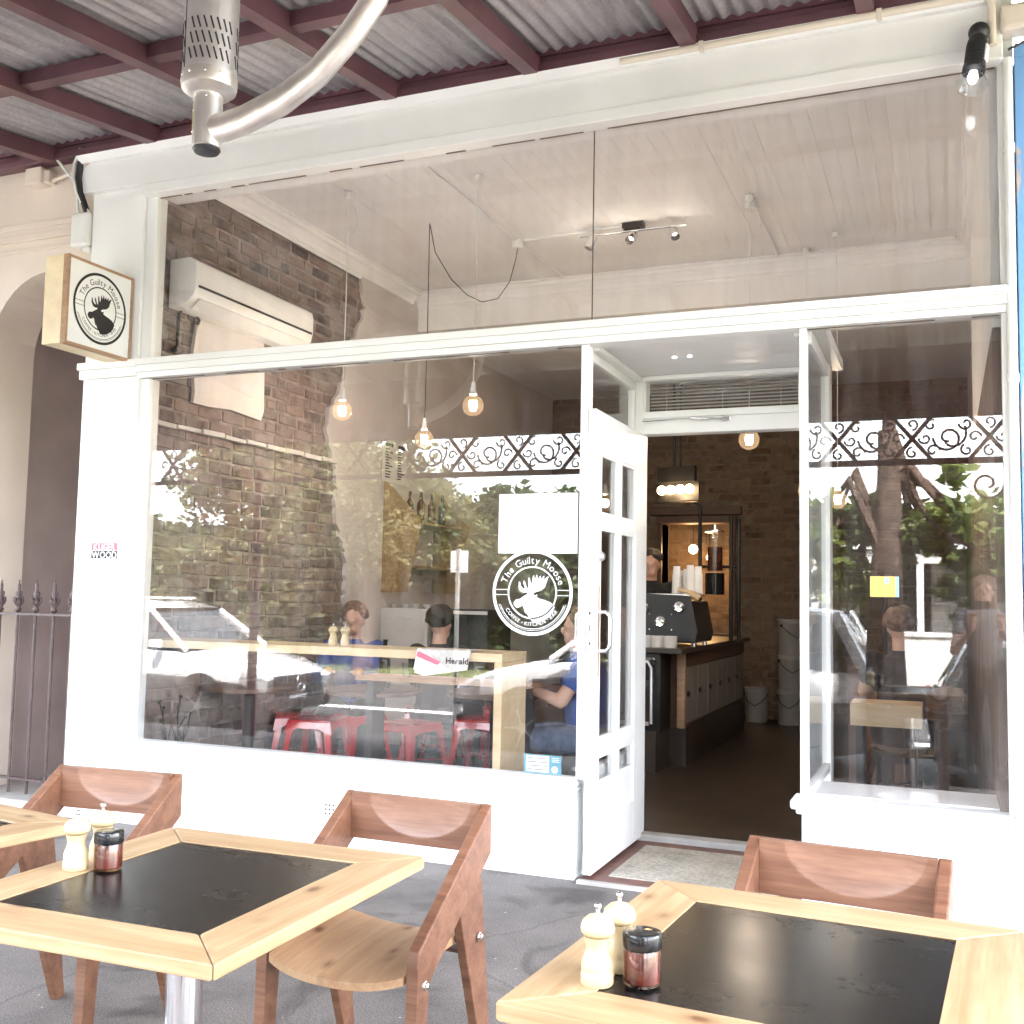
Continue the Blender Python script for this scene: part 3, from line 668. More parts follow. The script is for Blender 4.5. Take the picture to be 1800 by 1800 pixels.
# ------------------------------------------------------------------ verandah over the footpath
ver = thing('verandah', 'maroon timber verandah with corrugated iron roof over the footpath', 'verandah')
SL = .15; Z0 = 4.06; YE = -4.25
def rz_(y): return Z0 + SL*y
cor_p = .076; nper = 11; sw = cor_p*nper
sh = MB(); k = 8; n = (nper+1)*k
top = []; 
for i in range(n+1):
    x = i*cor_p/k; dz = .009*math.sin(2*PI*i/k)
    top.append((x, dz))
vs_ = []; fs = []
for y in (-.02, -2.1, YE-.1):
    vs_ += [(x, y, rz_(y)+.055+dz) for x, dz in top]
m_ = n+1
for r_ in range(2): fs += [(r_*m_+i, r_*m_+i+1, (r_+1)*m_+i+1, (r_+1)*m_+i) for i in range(n)]
sh.add(vs_, fs); shm = sh.mesh('roof_sheet'); shm.materials.append(M['galvanised']); shm.shade_smooth()
for q in range(-5, 8): link('roof_sheet', shm, None, ver, loc=(q*sw, 0, .0015*(q % 2)))
raf = MB().prism([(-.03,rz_(-.03)+.035),(-.03,rz_(-.03)-.06),(YE,rz_(YE)-.06),(YE,rz_(YE)+.035)], 'x', -.038, .038).mesh('rafter')
raf.materials.append(M['maroon'])
for q in range(-5, 8): link('rafter', raf, None, ver, loc=(.012+q*.806, 0, 0))
for y in (-1.08, -2.3, -3.5):
    q = MB()
    for k2 in range(-5, 7): q.box(.012+k2*.806+.0385, .012+(k2+1)*.806-.0385, y-.035, y+.035, rz_(y)-.035, rz_(y)+.035)
    q.build('purlin', 'maroon', ver)
MB().box(-4.1,6.6,-.115,-.03,3.99,4.035).box(-4.1,6.6,-.09,-.005,4.035,4.075).build('wall_plate', 'maroon', ver, bevel=.004)
MB().box(-4.1,6.6,YE-.05,YE+.05,2.86,rz_(YE)+.02).box(-4.1,6.6,YE-.065,YE+.065,2.86,2.90).build('street_beam', 'maroon', ver)
MB().box(-4.1,6.6,YE-.03,YE+.03,2.47,2.51).build('frieze_rail', 'maroon', ver)
# cast iron lace frieze panels
def spiral(mb, cx, cz, r0, turns, ang, sgn, rad=.009, y=0):
    rad *= 1.15
    pts = [(cx + (r0*(1-.78*t))*math.cos(ang+sgn*turns*2*PI*t), y, cz + (r0*(1-.78*t))*math.sin(ang+sgn*turns*2*PI*t)) for t in [i/20 for i in range(21)]]
    mb.tube(pts, rad, 5)
MB().box(-4.1,6.6,-.10,.018,4.078,4.25).build('gap_closure', 'maroon', ver)  # closure box added to stop daylight leaking in over the wall plate
fr = MB(); W, H = .58, .35; FT = 1.7
fr.bar((.0,0,0),(W/2,0,H),.02,.032); fr.bar((0,0,H),(W/2,0,0),.02,.032)
spiral(fr, W*.72, H*.5, .115, 1.3, PI, 1); spiral(fr, W*.72, H*.5, .155, .45, PI*.2, -1)
for (a, b_, r_, g_) in ((.52,.2,.055,0),(.95,.82,.055,PI),(.5,.8,.05,1),(.96,.2,.05,2),(.25,.16,.05,PI/2),(.25,.84,.05,-PI/2),(.06,.5,.05,0),(.42,.5,.05,PI)):
    spiral(fr, W*a, H*b_, r_, 1.0, g_, 1, .008)
fr.bar((0,0,.004),(W,0,.004),.016,.012); fr.bar((0,0,H-.004),(W,0,H-.004),.016,.012)
frm = fr.mesh('lace_panel'); frm.materials.append(M['maroon'])
for q in range(-6, 11): link('lace_panel', frm, None, ver, loc=(q*.58-.1, YE, 2.51))
for px in (-2.3, 4.86):
    MB().lathe([(.07,-.2),(.07,.3),(.05,.35),(.045,2.2),(.06,2.25),(.045,2.3),(.045,2.9)], 12, (px,YE,0)).build('post', 'maroon', ver, smooth=40)
    br = MB()
    for s in (-1,1):
        br.tube([(px+s*(.05+.75*math.sin(t)),YE,1.75+.72*(1-math.cos(t))) for t in [PI/2*i/12 for i in range(13)]], .014, 6)
        spiral(br, px+s*.2, 2.3, .13, 1.2, 0, s, .010, YE); spiral(br, px+s*.45, 2.40, .06, 1.1, 0, s, .009, YE); spiral(br, px+s*.13, 2.02, .07, 1.1, 0, s, .009, YE)
    br.build('lace_bracket', 'maroon', ver)
# ================================================================== SIGNS AND LETTERING
_GL = {}
def glyph(ch, size, bold=0.):
    key = (ch, size, bold)
    if key in _GL: return _GL[key]
    c = bpy.data.curves.new('t', 'FONT'); c.body = ch; c.size = size; c.resolution_u = 4; c.offset = bold
    o = bpy.data.objects.new('t', c); COL.objects.link(o)
    bpy.context.view_layer.update()
    me = bpy.data.meshes.new_from_object(o.evaluated_get(bpy.context.evaluated_depsgraph_get()))
    v = [(p.co.x, p.co.y) for p in me.vertices]; f = [tuple(q.vertices) for q in me.polygons]
    bpy.data.objects.remove(o); bpy.data.curves.remove(c); bpy.data.meshes.remove(me)
    x0 = min([p[0] for p in v], default=0); x1 = max([p[0] for p in v], default=size*.3)
    _GL[key] = (v, f, x0, x1); return _GL[key]
def flat_text(mb, s, size, cx, cz, y, bold=0., track=.08, sx=1.):
    w = []; 
    for ch in s:
        if ch == ' ': w.append(size*.32*sx)
        else:
            g_ = glyph(ch, size, bold); w.append((g_[3]-g_[2])*sx + size*track)
    x = cx - (sum(w) - size*track)/2
    for ch, a in zip(s, w):
        if ch != ' ':
            v, f, x0, x1 = glyph(ch, size, bold); mb.add([(x+(p[0]-x0)*sx, y, cz+p[1]-size*.35) for p in v], f)
        x += a
def arc_text(mb, s, size, r, a_mid, y, inward=False, bold=0., track=.1, space=.3):
    w = [size*space if ch == ' ' else (glyph(ch,size,bold)[3]-glyph(ch,size,bold)[2]) + size*track for ch in s]
    tot = sum(w) - size*track
    sgn = 1 if inward else -1
    a = a_mid - sgn*(tot/2)/r
    for ch, ww in zip(s, w):
        cw = ww - (0 if ch == ' ' else size*track)
        am = a + sgn*(cw/2)/r
        if ch != ' ':
            v, f, x0, x1 = glyph(ch, size, bold)
            rot = am - PI/2 if not inward else am + PI/2
            c_, s_ = math.cos(rot), math.sin(rot)
            bx, bz = r*math.cos(am), r*math.sin(am)
            pts = []
            for p in v:
                lx = p[0]-(x0+x1)/2; lz = p[1]
                pts.append((bx + lx*c_ - lz*s_, y, bz + lx*s_ + lz*c_))
            mb.add(pts, f)
        a += sgn*ww/r
def ring(mb, r0, r1, y, a0=0, a1=2*PI, n=72, d=.0006, c=(0,0)):
    full = abs(a1-a0-2*PI) < 1e-6; k = n if full else n+1; vs_ = []
    for i in range(k):
        a = a0+(a1-a0)*i/n
        for r_ in (r0, r1):
            vs_.append((c[0]+r_*math.cos(a), y, c[1]+r_*math.sin(a)))
    fs = [(2*i, 2*i+1, 2*((i+1) % k)+1, 2*((i+1) % k)) for i in range(n if full else n)]
    mb.add(vs_, fs)
MOOSE = [(1190,435),(1205,415),(1235,410),(1255,395),(1280,380),(1287,368),(1262,370),(1240,365),(1222,335),(1225,300),(1233,305),(1238,330),(1255,345),(1268,345),(1255,312),(1258,290),(1268,308),(1280,340),(1290,340),(1287,280),(1297,275),(1303,308),(1310,318),(1318,272),(1326,256),(1331,290),(1345,253),(1353,284),(1370,260),(1373,284),(1396,260),(1393,286),(1427,263),(1412,300),(1401,335),(1376,355),(1341,366),(1322,376),(1328,388),(1352,382),(1346,398),(1366,408),(1400,415),(1440,430),(1466,456),(1455,490),(1430,520),(1392,545),(1350,558),(1322,558),(1306,530),(1296,528),(1290,514),(1280,500),(1272,502),(1264,480),(1258,460),(1248,450),(1240,459),(1215,468),(1195,455)]
def logo(parent, rad, mat, y):
    a = MB(); ring(a, rad*.925, rad, y); ring(a, rad*.58, rad*.615, y); a.build('logo_rings', mat, parent, recalc=False)
    pts = [((px-1315)/270*rad, -(py-370)/270*rad) for px, py in MOOSE]
    tris = tessellate_polygon([[Vector((p[0],p[1],0)) for p in pts]])
    MB().add([(p[0], y, p[1]) for p in pts], [tuple(t) for t in tris]).build('moose_silhouette', mat, parent, recalc=False)
    b = MB()
    arc_text(b, 'The Guilty Moose', rad*.235, rad*.675, PI/2-.02, y, track=.09)
    b.build('name_lettering', mat, parent, recalc=False); b = MB()
    arc_text(b, 'COFFEE \u2022 KITCHEN \u2022 BAR', rad*.125, rad*.775, -PI/2-.02, y, inward=True, track=.16, space=.3)
    b.build('tagline_lettering', mat, parent, recalc=False)
    c = MB()
    for s in (-1,1):
        for z in (.06,-.06): 
            x0, x1 = s*rad*.60, s*rad*.94
            c.add([(x0,y,z*rad-.004*rad),(x1,y,z*rad-.004*rad),(x1,y,z*rad+.010*rad),(x0,y,z*rad+.010*rad)], [(0,1,2,3)])
    ring(c, rad*.835, rad*.85, y, R(200), R(340), 40); ring(c, rad*.875, rad*.885, y, R(198), R(342), 40)
    c.build('logo_lines', mat, parent, recalc=False)
# projecting box sign
sg = thing('projecting_sign', 'square plywood box sign with round black moose emblem on white pilaster', 'sign', (-.135,-.31,2.94), PI/2)
MB().box(-.25,.25,0,.165,-.25,.25).build('sign_box', 'ply_birch', sg, bevel=.003)
fs_ = MB()
for (a,b_,c,d) in ((-.252,.252,-.252,-.236),(-.252,.252,.236,.252),(-.252,-.236,-.236,.236),(.236,.252,-.236,.236)): fs_.box(a,b_,-.006,.03,c,d)
fs_.build('sign_frame', 'ply_edge', sg)
MB().box(-.236,.236,-.003,-.0005,-.236,.236).build('sign_face', 'paper', sg)
logo(sg, .205, 'ink', -.0045)
MB().box(.25,.275,.05,.11,-.1,.1).build('wall_bracket', 'dark_metal', sg)
# emblem on the glass
lg = thing('window_emblem', 'round white moose emblem sticker on the large window beside the door', 'decal', (2.440,-.0012,1.362))
logo(lg, .2135, 'decal_white', -.0008)
pa = thing('window_notice', 'blank white paper sheet taped to the window above the emblem', 'notice', (2.463,-.0012,1.707))
MB().box(-.211,.211,0,.0012,-.15,.15).build('sheet', 'paper', pa)
for x in (-.20,.20):
    for z in (-.14,.14): MB().lathe([(.005,-.0012),(.005,.0)], 8, (x,0,z), Euler((PI/2,0,0)).to_matrix()).build('pin', 'steel', pa)
cd = thing('window_card', 'small teal and white printed card standing at the foot of the window', 'card', (2.503,.014,.5235))
MB().box(-.098,.098,0,.002,-.046,.046).build('card', 'teal_print', cd)
MB().box(-.085,.035,-.0012,-.0004,-.038,.04).build('card_panel', 'paper', cd)
l_ = MB()
for q in range(4): l_.box(-.075,.025,-.0022,-.0014,-.028+q*.018,-.0245+q*.018)
l_.build('printed_lines', 'ink', cd)
MB().lathe([(.017,0),(.017,.0012)], 18, (.066,-.0015,-.022), Euler((PI/2,0,0)).to_matrix()).build('seal', 'paper', cd)
l_ = MB()
for q in range(3): l_.box(.05,.088,-.0012,-.0004,.014+q*.009,.017+q*.009)
l_.build('printed_lines', 'paper', cd)
# agent plaque
pl = thing('agent_plaque', 'small printed letting agent plaque in pink, black and white on pilaster', 'plaque', (-.255,-.052,1.553))
MB().box(-.118,.118,-.003,0,-.082,.082).build('plate', 'paper', pl, bevel=.001)
MB().box(-.098,.098,-.0042,-.0032,.012,.056).build('pink_band', 'pink_print', pl)
MB().box(-.098,.098,-.0042,-.0032,-.036,.010).build('black_band', 'ink', pl)
t = MB(); flat_text(t, 'KLIGER', .055, 0, .033, -.0048, bold=.0012, sx=.85); flat_text(t, 'WOOD', .055, 0, -.014, -.0048, bold=.0012, sx=.95); t.build('white_lettering', 'paper', pl, recalc=False)
t = MB(); flat_text(t, 'Managing Agent', .024, 0, .068, -.0038); flat_text(t, '9670-7777', .030, 0, -.060, -.0038); t.build('dark_lettering', 'plum_iron', pl, recalc=False)

# ================================================================== FITTINGS ON THE FRONT
al = thing('alarm_box', 'white plastic switch box high on the wall beside the pilaster', 'switch box', (-.565,-.002,3.54))
MB().box(-.07,.075,-.075,0,-.105,.11).build('case', 'white_plastic', al, bevel=.02, seg=3)
MB().box(.02,.075,-.06,0,-.135,-.107).build('gland', 'white_plastic', al, bevel=.008)
jb = thing('junction_box', 'cream junction box under the verandah plate at far left', 'junction box', (-.935,-.002,3.93))
MB().box(-.08,.05,-.09,0,-.055,.05).box(.052,.10,-.07,0,-.05,.03).build('case', 'cream_paint', jb, bevel=.006)
cb = thing('loose_cables', 'tangle of grey and black cables hanging from the verandah to the switch box', 'cable')
MB().tube([(-.80,-.10,4.06),(-.70,-.10,3.95),(-.63,-.09,3.87),(-.60,-.06,3.80),(-.62,-.04,3.72),(-.605,-.03,3.60),(-.585,-.03,3.55)], .009, 8).build('grey_cable', 'white_plastic', cb, smooth=60)
MB().tube([(-.555,-.10,4.04),(-.60,-.10,3.95),(-.605,-.10,3.86),(-.58,-.09,3.77),(-.54,-.07,3.69),(-.505,-.05,3.64)], .010, 8).build('white_cable', 'white_plastic', cb, smooth=60)
MB().tube([(-.535,-.09,4.05),(-.56,-.09,3.96),(-.575,-.085,3.86),(-.56,-.08,3.77),(-.535,-.06,3.68),(-.525,-.05,3.64)], .020, 8).build('black_cable', 'black_plastic', cb, smooth=60)
MB().tube([(-.84,-.03,3.90),(-.80,-.05,3.895),(-.74,-.05,3.905),(-.60,-.05,3.935),(-.50,-.09,3.955)], .014, 8).build('conduit', 'cream_paint', cb, smooth=60)
fl = thing('flood_lamp', 'black flood lamp with clear glass bulb hanging at the top right corner', 'lamp', (4.505,-.11,3.83))
MB().lathe([(.042,0),(.045,.02),(.035,.04)], 16, (0,.03,.0), Euler((PI/2,0,0)).to_matrix()).build('mount', 'white_plastic', fl, smooth=40)
ax = Vector((-.05,-.13,-.40)).normalized(); q = ax.to_track_quat('Z','Y').to_matrix()
MB().sphere((-.0,-.045,-.045), .044, 14, 8).build('swivel', 'black_plastic', fl, smooth=40)
pr_ = [(.03,0),(.040,.02),(.042,.035)]
for i in range(7): pr_ += [(.043,.045+i*.016),(.043,.053+i*.016),(.0395,.054+i*.016),(.0395,.060+i*.016)]
MB().lathe(pr_+[(.046,.16),(.046,.185),(.03,.187)], 18, (-.004,-.05,-.07), q).build('body', 'black_plastic', fl, smooth=30)
e0 = Vector((-.004,-.05,-.07)) + ax*.185
MB().lathe([(.03,0),(.045,.03),(.062,.06),(.064,.075),(.05,.088),(.01,.094)], 18, e0, q).build('bulb', 'clear_glass', fl, smooth=50)
MB().lathe([(.016,.0),(.022,.03),(.014,.055),(.002,.06)], 14, e0, q).build('lit_core', 'cool_lens', fl, smooth=50)
MB().obox(Vector((-.004,-.05,-.07))+ax*.10+Vector((.042,-.012,0)), (.006,.03,.085), q).build('label_strip', 'paper', fl)
cp = thing('conduit_pipe', 'cream conduit pipe running under the verandah plate to the flood lamp', 'pipe')
MB().tube([(2.9,-.115,3.965),(3.5,-.115,3.968),(4.48,-.115,3.972),(4.53,-.115,3.968),(4.553,-.115,3.945),(4.558,-.115,3.90),(4.558,-.115,3.74)], .017, 10).build('pipe', 'cream_plastic', cp, smooth=60)
for x in (3.3,4.1): MB().box(x-.012,x+.012,-.134,-.09,3.945,3.989).build('saddle', 'cream_plastic', cp, bevel=.003)
wp = thing('waste_pipe', 'slim white pipe running down the right hand edge of the shopfront', 'pipe')
MB().tube([(4.618,-.05,.02),(4.618,-.05,3.70)], .020, 12).build('pipe', 'white_plastic', wp, smooth=60)
for z in (.9,2.3,3.3): MB().lathe([(.0245,-.02),(.0245,.02)], 12, (4.618,-.05,z)).build('collar', 'white_plastic', wp, smooth=40)
mb_ = thing('meter_box', 'cream plastic meter box at the top right corner under the plate', 'meter box', (4.78,-.01,3.855))
MB().box(-.19,.3,-.11,0,-.055,.06).build('case', 'cream_plastic', mb_, bevel=.018, seg=3)
MB().tube([(-.02,-.05,-.05),(-.06,-.07,-.09),(-.16,-.07,-.13)], .006, 6).build('cable', 'black_plastic', mb_, smooth=60)
vt = thing('wall_vent', 'tiny perforated vent plate low on the white wall', 'vent', (1.33,-.031,.205))
vv = MB()
for i in range(3):
    for j in range(3): vv.lathe([(.006,0),(.006,.001)], 8, (i*.022-.022,-.0008,j*.022-.022), Euler((PI/2,0,0)).to_matrix())
MB().box(-.045,.045,-.0008,0,-.04,.04).build('plate', 'white_paint', vt); vv.build('hole', 'slot_dark', vt)

# ================================================================== HEATERS
ht = thing('patio_heater', 'stainless steel gas heater with slotted cylinder hanging from curved tube arm', 'heater', (2.228,-2.33,2.715))
MB().lathe([(.052,.0),(.058,.004),(.058,.17)], 24).build('burner_tube', 'steel', ht, smooth=40)
MB().lathe([(.02,-.012),(.048,-.010),(.056,-.002),(.056,.0)], 24).build('end_cap', 'black_plastic', ht, smooth=40)
MB().lathe([(.058,.17),(.085,.175),(.108,.19),(.111,.20),(.111,.235)], 28).build('collar', 'steel_worn', ht, smooth=40)
MB().lathe([(.1085,.235),(.1085,.62)], 32).build('cylinder', 'steel', ht, smooth=40)
MB().lathe([(.095,.62),(.095,.66),(.03,.67),(.03,.74)], 24).build('emitter', 'steel_worn', ht, smooth=40)
MB().lathe([(.45,.70),(.451,.705),(.40,.76),(.25,.81),(.08,.83),(.02,.83)], 40).build('reflector', 'white_plastic', ht, smooth=60)
sl = MB()
for row in range(3):
    for k in range(26):
        a = 2*PI*k/26 + row*.05
        if k % 9 == 0: continue
        c_ = Vector((math.cos(a)*.1075, math.sin(a)*.1075, .275+row*.048))
        sl.obox(c_, (.005,.0065,.040), Matrix.Rotation(a,3,'Z') @ Euler((R(22),0,0)).to_matrix())
o_ = sl.build('vent_slots', 'slot_dark', ht); o_['kind'] = 'stuff'
sm = MB()
for a in (R(-115), R(65)): sm.bar((math.cos(a)*.1085,math.sin(a)*.1085,.236),(math.cos(a)*.1085,math.sin(a)*.1085,.62),.004,.003)
sm.build('seam', 'slot_dark', ht)
sc_ = MB()
for a in [R(q) for q in (-150,-120,-95,-60,-30)]: sc_.sphere((math.cos(a)*.1115,math.sin(a)*.1115,.217), .005, 8, 5)
for (a, z) in ((R(-135),.155),(R(-60),.155),(R(-135),.12),(R(-135),.05)): sc_.sphere((math.cos(a)*.058,math.sin(a)*.058,z), .0045, 8, 5)
sc_.build('screws', 'chrome', ht, smooth=60)['kind'] = 'stuff'
a = R(-158); MB().obox((math.cos(a)*.0585,math.sin(a)*.0585,.095), (.002,.026,.10), Matrix.Rotation(a,3,'Z')).build('warning_label', 'yellow_label', ht)
MB().tube([(.03,0,.062),(.09,0,.062),(.18,0,.073),(.36,0,.113),(.52,0,.178),(.66,0,.274),(.77,0,.375),(.83,0,.50),(.87,0,.66),(.88,0,.98)], .046, 16).build('support_arm', 'steel_worn', ht, smooth=60)
MB().obox((.88,0,.99), (.14,.14,.02)).build('ceiling_plate', 'steel', ht)
ht.scale = (.77,.77,1.0)
ht2 = dup(ht, 'second stainless heater further left, seen only mirrored in the window', (.45,-2.45,2.66), R(10), None)
tag(ht, None, None, 'patio heaters'); ht2['group'] = 'patio heaters'

# ================================================================== TABLES
def make_table(label, loc, rz, w=.715, d=.79, b=.117):
    t = thing('cafe_table', label, 'table', loc, rz, 'pavement cafe tables')
    T = .027
    def board(L, name, ang, off):
        mb = MB().prism([(-L/2,0),(L/2,0),(L/2-b,b),(-L/2+b,b)], 'z', .74-T, .74)
        mb.build('frame_board', 'pine', t, bevel=.004, loc=(off[0],off[1],0), rot=(0,0,ang))
    g_ = .0012
    board(w-g_, 'f', 0, (0,-d/2)); board(w-g_, 'b', PI, (0,d/2)); board(d-g_, 'r', PI/2, (w/2,0)); board(d-g_, 'l', -PI/2, (-w/2,0))
    MB().box(-w/2+b-.004,w/2-b+.004,-d/2+b-.004,d/2-b+.004,.74-T+.004,.7375).build('black_panel', 'black_inset', t)
    MB().lathe([(.038,.02),(.038,.70)], 28).build('column', 'chrome', t, smooth=40)
    MB().lathe([(.21,.0),(.215,.008),(.20,.016),(.06,.03),(.04,.035)], 36).build('base', 'steel', t, smooth=30)
    MB().box(-.16,.16,-.16,.16,.694,.7055).build('top_plate', 'dark_metal', t)
    return t
def gz(y): return 0 if y > -3.2 else -.40*(-3.2-y)/2.85
make_table('pine framed black table at left centre in front of the large window', (2.868,-3.068,gz(-3.07)), R(1.2))
make_table('pine framed black table in the right foreground before the doorway', (4.094,-3.033,gz(-3.03)), R(-3.6), .72, .79)
make_table('pine framed table cut off by the left edge of the picture', (1.835,-3.06,0), R(-10))

def make_mill(label, loc, rz=0, group=None):
    t = thing('pepper_mill', label, 'mill', loc, rz, group)
    MB().lathe([(.0245,0),(.0262,.003),(.0262,.018),(.0248,.021),(.0258,.025),(.0245,.036),(.0195,.050),(.0182,.058),(.0205,.068),(.0228,.0745)], 24).build('body', 'mill_wood', t, smooth=50)
    MB().lathe([(.0215,.0755),(.0265,.080),(.0275,.087),(.0245,.097),(.016,.105),(.006,.108)], 24).build('cap', 'mill_wood', t, smooth=50)
    MB().lathe([(.004,.107),(.0035,.113),(.0055,.116),(.0058,.122),(.003,.125)], 12).build('knob', 'chrome', t, smooth=50)
    return t
def make_jar(label, loc, rz=0, group=None):
    t = thing('sauce_jar', label, 'jar', loc, rz, group)
    MB().lathe([(.026,.0),(.0295,.003),(.030,.008),(.030,.056),(.028,.060)], 28).build('glass', 'jar_glass', t, smooth=50)
    MB().lathe([(.025,.004),(.0285,.006),(.0285,.053),(.027,.055)], 24).build('sauce', 'sauce', t, smooth=50)
    MB().lathe([(.0305,.057),(.0315,.059),(.0315,.078),(.030,.081),(.026,.0822)], 32).build('lid', 'black_gloss', t, smooth=40)
    return t
G = 'salt and pepper mills'
make_mill('left wooden pepper mill beside the jar on left table', (2.594,-3.105,.741), 0, G)
make_mill('wooden mill with the metal knob standing behind the jar on left table', (2.585,-3.020,.741), 1, G)
make_jar('dark sauce jar with black lid on the left table', (2.650,-3.068,.7385), .4, 'sauce jars')
make_mill('front wooden pepper mill left of the jar on right table', (3.825,-3.262,.7385), 0, G)
make_mill('rear wooden mill behind the jar on the right table', (3.838,-3.185,.7385), 1, G)
make_jar('dark sauce jar with black lid on the right table', (3.890,-3.232,.7385), .9, 'sauce jars')

# ================================================================== CHAIRS
def make_chair(label, loc, rz, group='wooden pavement chairs'):
    t = thing('wooden_chair', label, 'chair', loc, rz, group)
    arm = [(.235,.76),(.235,.628),(-.105,.40),(-.125,.375),(-.150,0),(-.195,0),(-.188,.44),(-.182,.475)]
    rear = [(.035,.545),(.165,.60),(.185,.56),(.275,0),(.235,0)]
    for s in (-1,1):
        x0 = s*.238; x1 = s*.206
        MB().prism(arm, 'x', min(x0,x1), max(x0,x1)).build('arm_and_front_leg', 'chair_wood', t, bevel=.004)
        x0 = s*.234; x1 = s*.207
        MB().prism(rear, 'x', min(x0,x1), max(x0,x1)).build('rear_leg', 'chair_wood', t, bevel=.003)
        for (y,z) in ((-.150,.385),(.165,.415)):
            MB().lathe([(.013,0),(.013,.002),(.009,.003),(.009,.009),(.005,.012)], 12, (s*.238,y,z), Euler((0,s*PI/2,0)).to_matrix()).build('bolt', 'chrome', t, smooth=30)
    # backrest board with a scooped face
    nx, nz = 84, 34; vs_ = []; X = .2055
    def yf(x, z):
        q = 1-((x-.02)/.165)**2-((z-.765)/.115)**2
        return .205 + (.016*q**.85 if q > 0 else 0)
    for j in range(nz+1):
        for i in range(nx+1):
            x = -X+2*X*i/nx; z = .628+(.758-.628)*j/nz; vs_.append((x, yf(x,z), z))
    k = len(vs_)
    for j in range(nz+1):
        for i in range(nx+1):
            x = -X+2*X*i/nx; z = .628+(.758-.628)*j/nz; vs_.append((x, .2345, z))
    m_ = nx+1; fs = []
    for j in range(nz):
        for i in range(nx):
            a = j*m_+i; fs += [(a,a+1,a+m_+1,a+m_),(k+a+m_,k+a+m_+1,k+a+1,k+a)]
    for i in range(nx): fs += [(i+1,i,k+i,k+i+1),(nz*m_+i,nz*m_+i+1,k+nz*m_+i+1,k+nz*m_+i)]
    for j in range(nz): fs += [(j*m_,(j+1)*m_,k+(j+1)*m_,k+j*m_),((j+1)*m_+nx,j*m_+nx,k+j*m_+nx,k+(j+1)*m_+nx)]
    bo_ = MB().add(vs_, fs).build('backrest', 'chair_wood', t, smooth=30)
    bo_.data.materials.append(M['scoop_wood'])
    for pg in bo_.data.polygons:
        c_ = pg.center
        if c_.y < .23 and 1-((c_.x-.02)/.165)**2-((c_.z-.765)/.115)**2 > 0: pg.material_index = 1
    for x in (-.11,.11):
        MB().lathe([(.012,0),(.012,.002),(.006,.003)], 14, (x,.2345,.69), Euler((-PI/2,0,0)).to_matrix()).build('screw_cap', 'white_plastic', t)
    # curved plywood seat
    vs_ = []; fs = []; n1, n2 = 20, 20
    def sz(u, v): return .405 + .028*(abs(u)**2.2) - .012*v*v + .010*v
    def sp(u, v):
        w_ = .204*(1-.10*max(0,v)**3-.03*max(0,-v)**3)
        return (u*w_, v*.205*(1-.10*abs(u)**4) - .005, sz(u,v))
    for j in range(n2+1):
        for i in range(n1+1): vs_.append(sp(-1+2*i/n1, -1+2*j/n2))
    k = len(vs_); vs_ += [(x,y,z-.02) for x,y,z in vs_]; m_ = n1+1
    for j in range(n2):
        for i in range(n1):
            a = j*m_+i; fs += [(a,a+1,a+m_+1,a+m_),(k+a+m_,k+a+m_+1,k+a+1,k+a)]
    for i in range(n1): fs += [(i+1,i,k+i,k+i+1),(n2*m_+i,n2*m_+i+1,k+n2*m_+i+1,k+n2*m_+i)]
    for j in range(n2): fs += [(j*m_,(j+1)*m_,k+(j+1)*m_,k+j*m_),((j+1)*m_+n1,j*m_+n1,k+j*m_+n1,k+(j+1)*m_+n1)]
    MB().add(vs_, fs).build('seat', 'chair_seat', t, smooth=35)
    for y_ in (-.13,.13): MB().box(-.206,.206,y_,y_+.03,.375,.385).build('seat_rail', 'chair_wood', t)
    return t
ch = make_chair('wooden armchair at the middle, pulled up to the left table', (2.910,-2.352,0), R(-1))
dup(ch, 'wooden armchair at far left beside the iron fence', (1.862,-2.385,0), R(5))
dup(ch, 'wooden armchair behind the right table in front of the doorway', (4.095,-2.425,0), R(-5))
# ================================================================== INSIDE THE CAFE
def point(name, loc, energy, col=(1,.97,.95), r=.03, parent=None):
    d = bpy.data.lights.new(name, 'POINT'); d.energy = energy*.03*(2.4 if parent and 'pendant_bulb' in parent.name else 1); d.color = col; d.shadow_soft_size = r
    o = bpy.data.objects.new(name, d); COL.objects.link(o); o.location = loc
    if parent: o.parent = parent
    return o
ac = thing('air_conditioner', 'white split air conditioner high on the brick wall', 'air conditioner', (-.085,.20,3.08))
pf = [(0,.30),(.15,.305),(.195,.28),(.205,.24),(.205,.13),(.19,.07),(.14,.02),(.06,.0),(0,.0)]
MB().prism(pf, 'y', 0, 1.30).build('case', 'white_plastic', ac, bevel=.006, smooth=40)
MB().box(.199,.2085,.03,1.28,.118,.132).build('air_slot', 'slot_dark', ac)
MB().obox((.155,.66,.028), (.09,1.18,.006), Euler((0,R(-40),0)).to_matrix()).build('vane', 'white_plastic', ac)
MB().obox((.186,1.20,.075), (.004,.06,.012), Euler((0,R(-20),0)).to_matrix()).build('indicator_panel', 'house_grey', ac)
MB().tube([(.05,1.1,0),(.04,1.12,-.06),(.03,1.15,-.12)], .012, 6).build('drain_hose', 'white_plastic', ac)

